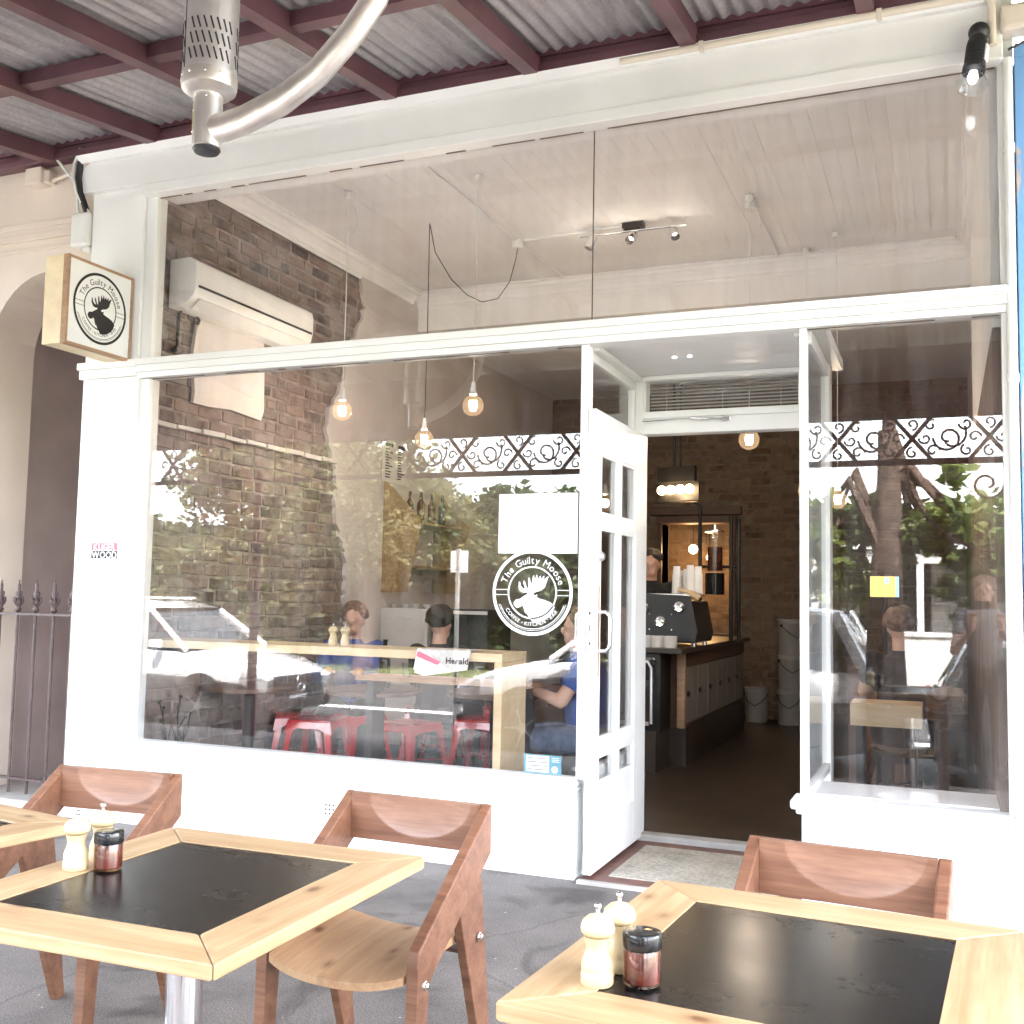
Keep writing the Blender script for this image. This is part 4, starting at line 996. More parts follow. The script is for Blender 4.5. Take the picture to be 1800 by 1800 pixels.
def pendant(label, x, y, zb, cord='white_plastic', energy=10, cup=True, slack=True):
    t = thing('pendant_bulb', label, 'pendant lamp', (x,y,zb), 0, 'bare globe pendant bulbs')
    top = 4.06-zb if y < 3.5 else 3.73-zb
    MB().tube([(0,0,.15),(.004,0,top*.5),(0,0,top)], .0032, 6).build('cord', cord, t, smooth=60)
    MB().lathe([(.022,.068),(.025,.075),(.02,.085),(.019,.10),(.012,.15),(.004,.155)], 14).build('socket', 'white_plastic', t, smooth=45)
    MB().sphere((0,0,0), .068, 20, 12).build('globe', 'bulb_glass', t, smooth=80)
    f_ = MB()
    for k in range(5):
        a = 2*PI*k/5; f_.tube([(.016*math.cos(a),.016*math.sin(a),-.032),(.020*math.cos(a),.020*math.sin(a),.03)], .0045, 5)
    f_.build('filament', 'filament', t)
    if cup: MB().lathe([(.012,top-.05),(.03,top-.04),(.03,top-.005)], 14).build('ceiling_cup', 'white_plastic', t, smooth=40)
    if slack:
        zz = top-.10
        MB().tube([(.0,0,zz),(.05,0,zz-.02),(.075,0,zz-.12),(.06,0,zz-.2),(.03,0,zz-.22),(.004,0,zz-.16)], .002, 5).build('slack_loop', cord, t, smooth=60)
    point('bulb_light', (0,0,0), energy, r=.03, parent=t)
    return t
pendant('lit globe bulb on white cord, leftmost of the three over the window', .622, 1.113, 2.555)
pendant('lit globe bulb on black cord, lowest of the three over the window', .865, 1.848, 2.46, 'black_plastic', cup=False, slack=False)
pendant('lit globe bulb on white cord, right of the three over the window', 1.570, 1.144, 2.547)
pendant('lit globe bulb just below the door head', 3.155, 2.069, 2.40)
pendant('lit globe bulb seen low through the right hand window', 3.63, 3.0, 2.08, energy=6)
pendant('lit globe bulb hidden behind the entry post', 3.38, 3.3, 2.18, energy=6)
sw = thing('swagged_cord', 'dark cord looping across the ceiling between hook and box', 'cord')
MB().tube([(.869,1.848,4.05),(.90,1.88,3.85),(1.00,1.95,3.66),(1.10,2.02,3.55),(1.19,2.10,3.51),(1.28,2.18,3.55),(1.33,2.28,3.7),(1.345,2.36,3.9),(1.345,2.40,4.03)], .0035, 6).build('cord', 'black_plastic', sw, smooth=60)
cj = thing('ceiling_junction', 'white ceiling junction box with surface conduits', 'junction box', (1.345,2.40,4.06))
MB().lathe([(.035,-.07),(.045,-.06),(.045,0)], 16).build('box', 'white_plastic', cj, smooth=40)
MB().tube([(-.03,-2.0,-.008),(0,0,-.008)], .009, 6).tube([(0,0,-.008),(.9,-.06,-.008)], .011, 6).tube([(0,0,-.008),(.02,1.0,-.008)], .009, 6).build('conduit', 'interior_white', cj)
cj2 = thing('ceiling_rose', 'white ceiling rose with conduit beside the right pendant', 'ceiling rose', (3.155,2.069,4.06))
MB().tube([(0,.03,-.008),(.0,1.4,-.008)], .010, 6).build('conduit', 'interior_white', cj2)
MB().lathe([(.045,-.065),(.05,-.06),(.05,0)], 18, (.0,.1,0)).build('rose', 'white_plastic', cj2, smooth=40)
tk = thing('track_light', 'chrome ceiling track with three small adjustable spotlights', 'track light', (2.27,2.32,4.0))
MB().tube([(-.40,0,0),(.40,0,0)], .009, 8).build('bar', 'chrome', tk, smooth=50)
MB().box(-.07,.09,-.03,.03,.02,.055).box(-.05,-.04,-.006,.006,0,.02).box(.05,.06,-.006,.006,0,.02).build('mount', 'dark_metal', tk)
for x, dr in ((-.31,Vector((-.35,-.25,-.9))),(.0,Vector((-.15,-.75,-.62))),(.31,Vector((.3,-.5,-.75)))):
    q = dr.normalized().to_track_quat('Z','Y').to_matrix(); d_ = dr.normalized()
    c_ = Vector((x,0,-.05))
    sp_ = MB().lathe([(.012,-.05),(.03,-.048),(.032,-.03),(.032,.055)], 16, c_, q).tube([(x,0,0),(x,0,-.03)], .006, 6).build('spotlight', 'chrome', tk, smooth=40)
    MB().lathe([(.001,.050),(.028,.050),(.028,.054)], 16, c_, q).build('lens', 'spot_lens', sp_)
    point('spot_light', c_ + d_*.11, 1.2, (1,.88,.7), .02, tk)

# window bar
br = thing('window_bar', 'pale pine bench bar along the inside of the large window', 'bench')
MB().box(-.09,2.235,.12,.46,1.00,1.045).build('top', 'pine_plain', br, bevel=.003)
MB().box(2.19,2.235,.12,.46,.03,.9985).build('end_panel', 'pine_plain', br, bevel=.003)
MB().box(-.08,-.06,.2,.4,.85,.999).build('support', 'dark_metal', br)
make_mill('left wooden mill on the pine window bar', (1.150,.24,1.0455), 0, G)
make_mill('right wooden mill on the pine window bar', (1.222,.25,1.0455), 0, G)
nw = thing('newspaper', 'folded newspaper hanging over the front edge of the window bar', 'newspaper', (1.90,.17,1.046))
pts = []
MB().add([(-.17,.10,.006),(.16,.14,.006),(.16,-.055,.008),(-.13,-.055,.008),(.15,-.075,-.09),(-.16,-.07,-.115),(-.10,-.078,-.13)], [(0,1,2,3),(3,2,4,5),(5,4,6)]).build('folded_sheets', 'newsprint', nw, recalc=False)
MB().add([(-.15,-.058,.01),(-.13,-.06,.012),(.02,-.082,-.07),(.06,-.084,-.098),(-.16,-.08,-.10)], [(0,1,2,3,4)]).build('front_page', 'paper', nw, recalc=False)
MB().add([(-.145,-.064,-.005),(-.132,-.066,-.003),(.0,-.0845,-.055),(-.02,-.085,-.07),(-.148,-.071,-.03)], [(0,1,2,3,4)]).build('pink_banner', 'pink_print', nw, recalc=False)
tt = MB(); flat_text(tt, 'Herald', .045, .09, -.045, -.073, bold=.001); tt.build('masthead', 'ink', nw, recalc=False)
# second counter rail seen behind
rl = thing('low_counter', 'narrow timber counter shelf behind the window bar', 'counter', (0,0,0))
MB().box(1.0,2.14,.75,1.0,.815,.84).build('top', 'ply_edge', rl); MB().box(1.05,1.1,.8,.95,.03,.815).box(2.05,2.1,.8,.95,.03,.815).build('leg', 'dark_metal', rl)
for k,(x,y) in enumerate(((1.78,.82),(1.92,.88),(1.30,.86))):
    w_ = thing('water_glass', ['cut glass tumbler on the counter behind the bar, nearest window', 'plain tumbler on the counter right of the cut glass', 'single tumbler at the left of the counter shelf'][k], 'glass', (x,y,.8405))
    MB().lathe([(.028,0),(.034,.085),(.032,.085),(.026,.006),(.001,.006)], 14).build('glass', 'clear_glass', w_, smooth=50)
bo = thing('wine_bottle', 'dark wine bottle standing on the counter behind the bar', 'bottle', (.98,1.15,.735))
MB().lathe([(.034,0),(.037,.01),(.037,.17),(.03,.2),(.014,.23),(.013,.29),(.016,.295),(.016,.31)], 18).build('glass', 'black_gloss', bo, smooth=50)
def round_table(label, x, y, r_=.31):
    t = thing('round_table', label, 'table', (x,y,.03), 0, 'round inside tables')
    MB().lathe([(r_-.01,.67),(r_,.674),(r_,.698),(r_-.008,.704)], 36).build('top', 'walnut_dark', t, smooth=30)
    MB().lathe([(.04,.02),(.04,.67)], 18).build('post', 'dark_metal', t, smooth=40)
    MB().lathe([(.24,0),(.24,.012),(.06,.03)], 28).build('base', 'dark_metal', t, smooth=30)
    return t
round_table('round wooden table on black post left of the red stools', .15, .86)
round_table('round wooden table on black post in the middle of the window', .93, 1.10)
round_table('round wooden table on black post near the pine end panel', 1.68, 1.36)
def stool(label, x, y, rz, h=.45, mat='red_steel', group='red metal stools'):
    t = thing('metal_stool', label, 'stool', (x,y,.03), rz, group)
    MB().box(-.155,.155,-.155,.155,h-.012,h).build('seat', mat, t, bevel=.01, seg=3)
    sk = MB()
    for a in range(4):
        m_ = Matrix.Rotation(a*PI/2,3,'Z')
        arc_ = [(-.155,h-.012),(.155,h-.012),(.17,h-.09),(.12,h-.075),(.08,h-.055),(-.08,h-.055),(-.12,h-.075),(-.17,h-.09)]
        n_ = len(arc_)
        vs_ = [m_ @ Vector((p[0],-.153-(h-.012-p[1])*.18,p[1])) for p in arc_] + [m_ @ Vector((p[0],-.149-(h-.012-p[1])*.18,p[1])) for p in arc_]
        tr = tessellate_polygon([[Vector((p[0],p[1],0)) for p in arc_]])
        sk.add(vs_, [tuple(q) for q in tr]+[tuple(i+n_ for i in reversed(q)) for q in tr]+[(i,(i+1)%n_,(i+1)%n_+n_,i+n_) for i in range(n_)])
    sk.build('skirt', mat, t)
    for sx in (-1,1):
        for sy in (-1,1):
            lg_ = MB()
            for dx, dy in ((1,0),(0,1)):
                a = Vector((sx*.150,sy*.150,h-.02)); b_ = Vector((sx*.205,sy*.205,0)); wd = .05
                i1 = a - Vector((sx*wd*dx, sy*wd*dy, 0)); i2 = b_ - Vector((sx*.026*dx, sy*.026*dy, 0))
                th = Vector((sx*.003*dy, sy*.003*dx, 0))
                lg_.add([a,b_,i2,i1,a-th,b_-th,i2-th,i1-th], [(0,1,2,3),(7,6,5,4),(0,4,5,1),(1,5,6,2),(2,6,7,3),(3,7,4,0)])
            lg_.build('leg', mat, t)
    MB().bar((-.175,-.175,.2),(.175,.175,.2),.02,.004).bar((-.175,.175,.2),(.175,-.175,.2),.02,.004).build('brace', mat, t)
    return t
st = stool('red metal stool, second from the right in the window', .80, 2.20, R(12))
for lab, x, y, a in (('red metal stool at the right, next to the pine end panel', 1.33,1.95,5),('red metal stool below the middle round table', .42,1.75,-20),('leftmost red metal stool beside the brick wall', .10,1.50,35),('red metal stool in the rear between the tables', .62,2.6,0),('red metal stool half hidden behind the grey post', 1.15,2.75,20),('red metal stool in front of the seated person in blue', .34,1.38,10),('red metal stool closest to the window, centre', .98,1.52,-15),('red metal stool between the end panel and the round table', 1.62,1.82,30)):
    dup(st, lab, (x,y,.03), R(a), 'red metal stools')
# white servery cabinet with cups, drinks fridge, ply shelf on the left wall
cbn = thing('white_cabinet', 'white cabinet with small bowls on top against the left wall', 'cabinet', (-.07,2.95,.03))
MB().box(0,.44,0,.5,.06,1.19).build('case', 'white_enamel', cbn, bevel=.004); MB().box(.03,.41,-.012,-.001,.1,1.12).build('door', 'white_enamel', cbn, bevel=.006); MB().box(.01,.43,.02,.48,0,.06).build('plinth', 'dark_metal', cbn)
for k in range(4):
    b_ = thing('small_bowl', ['cream bowl on the white cabinet, leftmost of four','cream bowl on the white cabinet, second from left','cream bowl on the white cabinet, third from left','cream bowl on the white cabinet, rightmost of four'][k], 'bowl', (.0+k*.105,3.06,1.221), 0, 'bowls on the white cabinet')
    MB().lathe([(.018,0),(.02,.004),(.042,.032),(.040,.032),(.016,.008)], 16).build('bowl', 'white_enamel', b_, smooth=50)
fg = thing('drinks_fridge', 'dark open fronted drinks fridge beside the white cabinet', 'fridge', (.40,2.98,.03))
MB().box(0,.03,0,.5,0,1.15).box(.47,.5,0,.5,0,1.15).box(.03,.47,.46,.5,0,1.15).box(.0,.5,0,.5,1.15,1.19).box(.03,.47,0,.46,0,.08).build('case', 'dark_metal', fg)
for z in (.4,.72): MB().box(.03,.47,.03,.46,z,z+.012).build('shelf', 'steel', fg)
MB().box(.0,.5,-.012,-.001,1.152,1.18).build('trim', 'white_enamel', fg)
psf = thing('plywood_shelf', 'angular plywood wall shelf stocked with bottles above the cabinet', 'shelf', (-.073,2.95,0))
for y in (.0,.95):
    MB().prism([(0,2.30),(.04,2.28),(.36,1.96),(.24,1.35),(0,1.35)], 'y', y, y+.022).build('bracket', 'ply_wall', psf)
MB().box(0,.33,.023,.949,1.93,1.95).box(0,.27,.023,.949,1.56,1.58).build('shelf_board', 'ply_wall', psf)
rb = random.Random(5)
for k in range(8):
    w_ = thing('shelf_bottle', ['short','tall','slim','dark','clear','round','narrow','last'][k]+' bottle on the plywood wall shelf', 'bottle', (.12+.05*(k%2),3.06+k*.105,1.951), 0, 'bottles on the plywood shelf')
    hh = .2+.1*rb.random(); MB().lathe([(.03,0),(.033,.01),(.033,hh*.6),(.012,hh*.75),(.012,hh)], 12).build('glass', rb.choice(['black_gloss','clear_glass','sauce']), w_, smooth=50)
ps = thing('menu_poster', 'black printed menu sheet pinned on the plaster wall', 'poster', (-.068,2.92,2.46), PI/2)
MB().box(-.02,.42,0,.003,-.17,.19).build('sheet', 'patch_plaster', ps)
q = MB(); rb = random.Random(8)
for cx in (.06,.28):
    q.box(cx-.03,cx+.10,-.0015,-.0004,.14,.17)
    for k in range(11):
        q.box(cx-.03,cx+.02+rb.random()*.08,-.0015,-.0004,.11-k*.024,.121-k*.024)
q.build('printed_lines', 'ink', ps)
# coffee counter with machine
ct = thing('coffee_counter', 'dark timber coffee counter with white cupboard doors and orange end post', 'counter')
MB().box(1.60,2.50,2.98,6.0,.925,.965).build('top', 'floor_dark', ct, bevel=.006)
MB().box(1.62,2.44,3.40,5.98,.03,.33).box(1.62,2.30,3.0,3.40,.03,.33).build('plinth', 'floor_dark', ct)
MB().box(1.62,2.42,3.42,5.98,.33,.925).build('carcass', 'timber_dark', ct)
MB().box(2.38,2.44,3.34,3.40,.33,.925).build('end_post', 'ply_edge', ct)
for k in range(6):
    y0 = 3.41+k*.42
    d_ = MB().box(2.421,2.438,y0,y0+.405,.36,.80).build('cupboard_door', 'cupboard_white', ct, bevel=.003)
    MB().box(2.439,2.452,y0+.02,y0+.09,.57,.61).build('latch', 'black_plastic', d_)
MB().box(2.421,2.445,3.41,5.95,.81,.922).build('frieze_board', 'walnut_dark', ct)
cf = thing('cake_fridge', 'glass fronted cake fridge built into the counter end', 'fridge', (1.66,3.02,.33))
MB().box(0,.66,.03,.36,0,.59).build('case', 'dark_metal', cf); MB().box(.03,.62,.0,.006,.04,.56).build('glass_front', 'clear_glass', cf)
MB().tube([(.60,-.012,.06),(.60,-.012,.48),(.57,-.012,.53),(.45,-.012,.53)], .012, 8).build('handle', 'steel', cf, smooth=50)
MB().box(.04,.58,-.008,-.001,.045,.075).build('kick_trim', 'steel', cf)
em = thing('espresso_machine', 'black espresso machine with round chrome fittings on the counter', 'espresso machine', (2.02,3.35,.9655))
MB().prism([(0,.03),(.5,.03),(.52,.12),(.46,.40),(.0,.42)], 'y', 0, .02).build('front_panel', 'black_plastic', em, bevel=.006)
MB().prism([(.0,.03),(.50,.03),(.52,.10),(.47,.36),(.0,.38)], 'y', .021, .62).build('body', 'black_gloss', em, bevel=.01)
for (x,z) in ((.08,.30),(.37,.31),(.22,.19)):
    MB().lathe([(.042,0),(.045,.01),(.035,.018),(.03,.012),(.008,.010)], 20, (x,0,z), Euler((PI/2,0,0)).to_matrix()).build('chrome_port', 'chrome', em, smooth=30)
for x in (.03,.47): MB().lathe([(.02,0),(.02,.032)], 12, (x,.1,0)).lathe([(.02,0),(.02,.032)], 12, (x,.5,0)).build('foot', 'chrome', em)
MB().box(.0,.46,.05,.6,.40,.415).build('cup_tray', 'steel', em)
q = MB()
for (x,z) in ((.13,.25),(.31,.25),(.13,.13),(.31,.13)): q.sphere((x,-.002,z), .006, 8, 5)
q.build('rivets', 'chrome', em)
for k,(x,y,h_) in enumerate(((.33,.10,.22),(.40,.16,.20),(.44,.10,.23),(.50,.12,.22),(.36,.22,.19))):
    w_ = thing('cup_stack', ['paper cup stack furthest left on the espresso machine','paper cup stack at the back of the espresso machine, middle','tallest paper cup stack on the espresso machine','paper cup stack furthest right on the espresso machine','low paper cup stack behind the others on the machine'][k], 'cups', (2.0+x,3.42+y,1.385), 0, 'stacks of white paper cups')
    pr_ = [(.04,0)]
    for i in range(int(h_/.025)): pr_ += [(.041-.0005*i,.012+i*.02),(.0375-.0005*i,.013+i*.02)]
    MB().lathe(pr_+[(.028,h_)], 16).build('cups', 'paper', w_, smooth=25)
cl = tag(MB().obox((2.44,3.43,1.40), (.16,.10,.02), Euler((.2,.25,.3)).to_matrix()).obox((2.50,3.40,1.375), (.10,.08,.015), Euler((.4,.5,.1)).to_matrix()).build('orange_cloth', 'pine_plain', None, bevel=.006), 'folded orange cloth on top of the espresso machine', 'cloth')
for k in range(3):
    w_ = thing('cup_saucers', ['stacked white saucers by the machine, left','stacked white saucers by the machine, middle','stacked white saucers by the machine, right'][k], 'saucers', (2.18+k*.10,3.12,.9655), 0, 'white crockery on the counter')
    MB().lathe([(.05,0),(.052,.01),(.052,.085),(.046,.09)], 18).build('crockery', 'white_enamel', w_, smooth=40)
gr = thing('coffee_hopper', 'tall clear coffee bean hopper on a black pipe stand', 'hopper', (2.36,4.9,.9655))
MB().lathe([(.09,.42),(.09,.62),(.05,.44)], 18).build('lower_bowl', 'black_gloss', gr, smooth=40)
MB().lathe([(.085,.63),(.085,1.0),(.06,1.02)], 18).build('glass_tube', 'clear_glass', gr, smooth=40)
MB().lathe([(.07,.64),(.07,.86)], 14).build('beans', 'sauce', gr, smooth=40)
MB().lathe([(.09,1.0),(.09,1.015),(.02,1.03),(.02,1.07)], 18).build('lid', 'chrome', gr, smooth=40)
MB().tube([(.15,0,0),(.15,0,1.15)], .018, 8).tube([(.22,0,0),(.22,0,1.12)], .018, 8).tube([(-.14,0,0),(-.14,0,1.25),(-.22,0,1.3)], .018, 8).tube([(-.14,0,.68),(.22,0,.68)], .014, 8).build('pipe_stand', 'dark_metal', gr, smooth=50)
def bucket(label, x, y, z, h=.37, r_=.125):
    t = thing('lidded_bucket', label, 'bucket', (x,y,z), 0, 'white metal buckets')
    MB().lathe([(r_*.94,0),(r_*.96,.01),(r_,h*.85),(r_*1.03,h*.87),(r_,h*.9),(r_,h-.015)], 28).build('drum', 'bucket_grey', t, smooth=35)
    MB().lathe([(r_*1.04,h-.02),(r_*1.05,h-.008),(r_*1.0,h),(r_*.9,h-.004)], 28).build('lid', 'bucket_grey', t, smooth=35)
    MB().tube([(-r_*1.02,-.02,h*.82),(-r_*.6,-r_*.95,h*.6),(0,-r_*1.12,h*.48),(r_*.6,-r_*.95,h*.6),(r_*1.02,-.02,h*.82)], .004, 6).build('bail_handle', 'dark_metal', t, smooth=50)
    MB().sphere((-r_*1.0,-.03,h*.82), .016, 8, 6).build('lug', 'dark_metal', t)
    return t
b0 = bucket('grey white bucket standing alone on the floor near the counter', 2.43, 6.82, .03)
for k in range(3): dup(b0, ['grey white bucket at the bottom of the stack of three','grey white bucket in the middle of the stack of three','grey white bucket on top of the stack of three'][k], (2.80,6.72,.03+k*.371), R(20*k), 'white metal buckets')
ll = thing('linear_pendant', 'long hanging lamp with a row of four bare warm bulbs', 'pendant lamp', (2.09,4.5,2.38), R(-20))
MB().box(-.20,.20,-.02,.02,.02,.16).build('housing', 'dark_metal', ll); MB().box(-.21,.21,-.05,.05,-.165,-.155).box(-.21,.21,.035,.05,-.155,.02).build('tray', 'dark_metal', ll)
MB().tube([(-.03,0,.16),(-.03,0,1.36)], .014, 8).tube([(.04,0,.16),(.04,0,1.36)], .010, 8).build('hanger', 'dark_metal', ll, smooth=50)
for k in range(4):
    MB().sphere((-.15+k*.10,-.02,-.05), .042, 14, 8).build('bulb', 'warm_tube', ll, smooth=80)
point('lamp_light', (0,-.1,-.09), 9, (1,.72,.42), .06, ll)
for k,(x,z) in enumerate(((1.52,1.94),(1.72,1.84))):
    t = thing('kitchen_bulb', ['higher warm bulb glowing in the servery opening','lower warm bulb glowing in the servery opening'][k], 'lamp', (x,7.75,z), 0, 'warm bulbs in the servery')
    MB().sphere((0,0,0), .055 if k == 0 else .04, 14, 8).build('globe', 'warm_tube', t, smooth=80); MB().tube([(0,0,.04),(0,0,3.72-z)], .005, 6).build('cord', 'black_plastic', t)
    point('bulb_light', (0,-.1,-.08), 14, (1,.55,.22), .05, t)
# POS screen and table behind the right window
pos = thing('order_screen', 'bright yellow order screen behind the man in black', 'screen', (3.93,3.3,1.46))
MB().box(-.11,.11,.0,.02,-.085,.085).build('case', 'black_plastic', pos); MB().box(-.10,.075,-.003,-.001,-.075,.075).build('display', 'screen', pos); MB().box(.076,.10,-.003,-.001,-.075,.075).box(.0,.03,-.005,-.0035,.02,.07).build('side_panel', 'screen_blue', pos)
MB().tube([(0,.03,-.08),(0,.06,-.6)], .02, 8).build('stand', 'black_plastic', pos); MB().box(-.25,.25,-.1,.35,-1.43,-.6).build('till_desk', 'timber_dark', pos)
bn = thing('inside_bench', 'pale plywood box bench behind the right hand window', 'bench', (3.85,1.6,.03))
MB().box(-.03,.36,0,.3,.60,.73).build('seat', 'pine_plain', bn)
for x_ in (0,.29): MB().box(x_,x_+.04,.02,.28,0,.60).build('leg', 'dark_metal', bn)
pot = thing('window_plant', 'small wiry black stemmed plant in the left window corner', 'plant', (.13,.16,.03))
rb = random.Random(12); q = MB(); ql = MB()
for k in range(10):
    a = rb.random()*6.28; pts = [(0,0,.1)]; x = y = 0; z = .1
    for s_ in range(5):
        x += math.cos(a)*.02+rb.uniform(-.03,.03); y += math.sin(a)*.02+rb.uniform(-.02,.02); z += rb.uniform(.05,.14); pts.append((x,y,z))
        for _ in range(2):
            c_ = Vector((x,y,z)); u = Vector((rb.uniform(-1,1),rb.uniform(-1,1),rb.uniform(-1,1))).normalized()*.02; w2 = u.cross(Vector((rb.random(),rb.random(),1))).normalized()*.012
            ql.add([c_-u,c_+w2,c_+u,c_-w2], [(0,1,2,3)])
    q.tube(pts, .004, 5)
q.build('stems', 'dark_metal', pot); o_ = ql.build('leaves', 'leaf_dark', pot, recalc=False)
MB().lathe([(.06,0),(.075,.14),(.07,.14),(.05,.02)], 16).build('pot', 'black_plastic', pot, smooth=40)

# ================================================================== PEOPLE
def solid(mbs, name, mat, parent, vox=.012, smooth_it=2):
    me = mbs.mesh(name); o = bpy.data.objects.new(name, me); COL.objects.link(o)
    r_ = o.modifiers.new('r', 'REMESH'); r_.mode = 'VOXEL'; r_.voxel_size = vox; r_.use_smooth_shade = True
    s_ = o.modifiers.new('s', 'SMOOTH'); s_.iterations = smooth_it; s_.factor = .5
    bpy.context.view_layer.update()
    m2 = bpy.data.meshes.new_from_object(o.evaluated_get(bpy.context.evaluated_depsgraph_get()))
    bpy.data.objects.remove(o); m2.materials.clear(); m2.name = name
    ob = link(name, m2, mat, parent); m2.shade_smooth(); return ob
def person(label, loc, rz, pose, top, legs, hair, long_hair=False, vox=.013, sleeves=.5, bald=False):
    t = thing('person', label, 'person', loc, rz)
    if pose == 'sit':
        pel, chest, neck, head = Vector((0,0,.52)), Vector((0,-.04,.86)), Vector((0,-.05,1.02)), Vector((0,-.08,1.14))
        hip = lambda s: Vector((s*.09,-.02,.51)); kn = lambda s: Vector((s*.12,-.43,.50)); an = lambda s: Vector((s*.12,-.40,.09))
        sh_ = lambda s: Vector((s*.175,-.04,.95)); el = lambda s: Vector((s*.23,-.16,.74)); wr = lambda s: Vector((s*.11,-.36,.80))
        fdir = Vector((0,-1,.0))
    else:
        pel, chest, neck, head = Vector((0,0,.96)), Vector((0,-.01,1.32)), Vector((0,0,1.47)), Vector((0,-.02,1.59))
        hip = lambda s: Vector((s*.085,0,.93)); kn = lambda s: Vector((s*.10,-.01,.50)); an = lambda s: Vector((s*.11,.03,.09))
        sh_ = lambda s: Vector((s*.175,0,1.40)); el = lambda s: Vector((s*.235,.02,1.12)); wr = lambda s: Vector((s*.21,-.14,.93)); fdir = Vector((0,-.5,-.8)).normalized()
        if pose == 'photo':
            el = lambda s: Vector((s*.25,-.17,1.08)); wr = lambda s: Vector((s*.115,-.345,1.29)); fdir = Vector((0,-.25,1)).normalized()
    b = MB()
    def C(a, c_, r0, r1, m_=None): (m_ or b).capsule(a, c_, r0, r1)
    C(pel, chest, .125, .135); C(Vector((-.07,0,0))+chest, Vector((.07,0,0))+chest, .115, .115); C(chest, neck, .09, .055); C(neck, head, .052, .06)
    b.sphere(head+Vector((0,.012,.035)), .093, 14, 10, (.84,1.0,1.08)); b.sphere(head+Vector((0,-.03,-.045)), .058, 12, 8, (.9,1,.9))
    b.sphere(head+Vector((0,-.094,.0)), .016, 8, 6, (.8,1.2,1.5))
    for s in (-1,1):
        b.sphere(head+Vector((s*.08,.012,.01)), .022, 8, 6, (.4,.9,1.3)); b.sphere(head+Vector((s*.034,-.078,.035)), .014, 8, 6)
        C(sh_(s), el(s), .052, .042); C(el(s), wr(s), .041, .028); C(hip(s), kn(s), .085, .058); C(kn(s), an(s), .056, .038); C(an(s)+Vector((0,.02,-.045)), an(s)+Vector((0,-.15,-.055)), .042, .036)
        w_ = wr(s); pm = w_ + fdir*.075; C(w_, pm, .03, .034)
        side = Vector((s,0,0))
        for k in range(4):
            base = pm + side*(.030-.020*k); L = (.062,.075,.070,.055)[k]
            mid = base + fdir*L*.55; tip = mid + (fdir*.6 + Vector((-s*.6,-.5,0)) if pose == 'photo' else fdir*.6+Vector((0,0,-.5))).normalized()*L*.45
            C(base, mid, .0105, .0095); C(mid, tip, .0095, .008)
        C(w_ + fdir*.03 - side*.02, w_ + fdir*.075 - side*.055 + Vector((0,-.01,0)), .013, .010)
    solid(b, 'body', 'skin', t, vox if pose != 'photo' else .009)
    c_ = MB(); C(pel+Vector((0,0,.0)), chest, .142, .15, c_); C(Vector((-.08,0,0))+chest, Vector((.08,0,0))+chest, .128, .128, c_); C(chest, neck-Vector((0,0,.05)), .10, .075, c_)
    for s in (-1,1): C(chest+Vector((s*.09,0,.05)), sh_(s), .07, .068, c_); C(sh_(s), sh_(s).lerp(el(s), min(1,sleeves*1.0)), .066, .06, c_)
    if sleeves > 1:
        for s in (-1,1): C(el(s), el(s).lerp(wr(s),.85), .056, .042, c_)
    solid(c_, 'shirt', top, t, vox)
    c_ = MB(); C(pel+Vector((-.05,0,-.02)), pel+Vector((.05,0,-.02)), .135, .135, c_)
    for s in (-1,1): C(hip(s), kn(s), .100, .070, c_); C(kn(s), an(s)+Vector((0,0,.02)), .069, .055, c_)
    solid(c_, 'trousers', legs, t, vox)
    for s in (-1,1):
        d_ = MB(); C(an(s)+Vector((0,.025,-.048)), an(s)+Vector((0,-.15,-.058)), .046, .04, d_); solid(d_, 'shoe', 'black_plastic', t, .012)
    h_ = MB(); rg_ = random.Random(len(label))
    h_.sphere(head+Vector((0,.030,.062)), .098, 14, 10, (.92,1.0,.95))
    for _ in range(70):
        u = Vector((rg_.uniform(-1,1), rg_.uniform(-.4,1), rg_.uniform(-.1,1))).normalized(); h_.sphere(head+Vector((0,.025,.055))+u*.090, .024, 8, 6)
    if long_hair: 
        for x in (-.06,-.02,.03,.065): h_.capsule(head+Vector((x,.06,.05)), head+Vector((x*1.3,.10,-.26)), .045, .03)
    solid(h_, 'hair', hair, t, .010)
    return t
person('person in blue jumper seated by the brick wall behind the mills', (.22,2.05,-.02), R(20), 'sit', 'cloth_blue', 'cloth_black', 'hair_brown', sleeves=1.2)
person('person with dark curly hair seated with back to the window', (.95,1.95,-.03), PI, 'sit', 'cloth_black', 'cloth_black', 'hair_dark', sleeves=1.2)
p3 = person('person in royal blue shirt reading a newspaper near the door', (2.38,1.15,.0), R(-75), 'sit', 'cloth_royal', 'cloth_denim', 'hair_brown')
np_ = thing('open_newspaper', 'open newspaper held by the reader in the blue shirt', 'newspaper', (1.98,1.05,.84), R(-75))
MB().add([(-.22,-.02,.05),(0,.02,-.05),(.22,-.02,.05),(.22,.28,.10),(0,.30,.0),(-.22,.28,.10)], [(0,1,4,5),(1,2,3,4)]).build('sheets', 'newsprint', np_, recalc=False)
person('man in black shirt seated with his back to the right window', (4.08,2.15,.03), PI, 'sit', 'cloth_black', 'cloth_black', 'hair_brown')
person('barista in black standing behind the espresso machine', (1.95,4.15,.03), R(10), 'stand', 'cloth_black', 'cloth_black', 'hair_dark')
for nm, x, y in (('low stool under the reader in the blue shirt',2.38,1.15),('low stool under the person in blue jumper',.22,2.05),('low stool under the curly haired person',.95,1.95),('low stool under the man in black',4.08,2.15)):
    stool(nm, x, y, .3, .40, 'dark_metal', 'dark metal stools')
person('photographer in grey top holding a phone at eye level', (4.66,-5.33,-.15), PI, 'photo', 'cloth_grey', 'cloth_black', 'hair_brown', True, vox=.014)
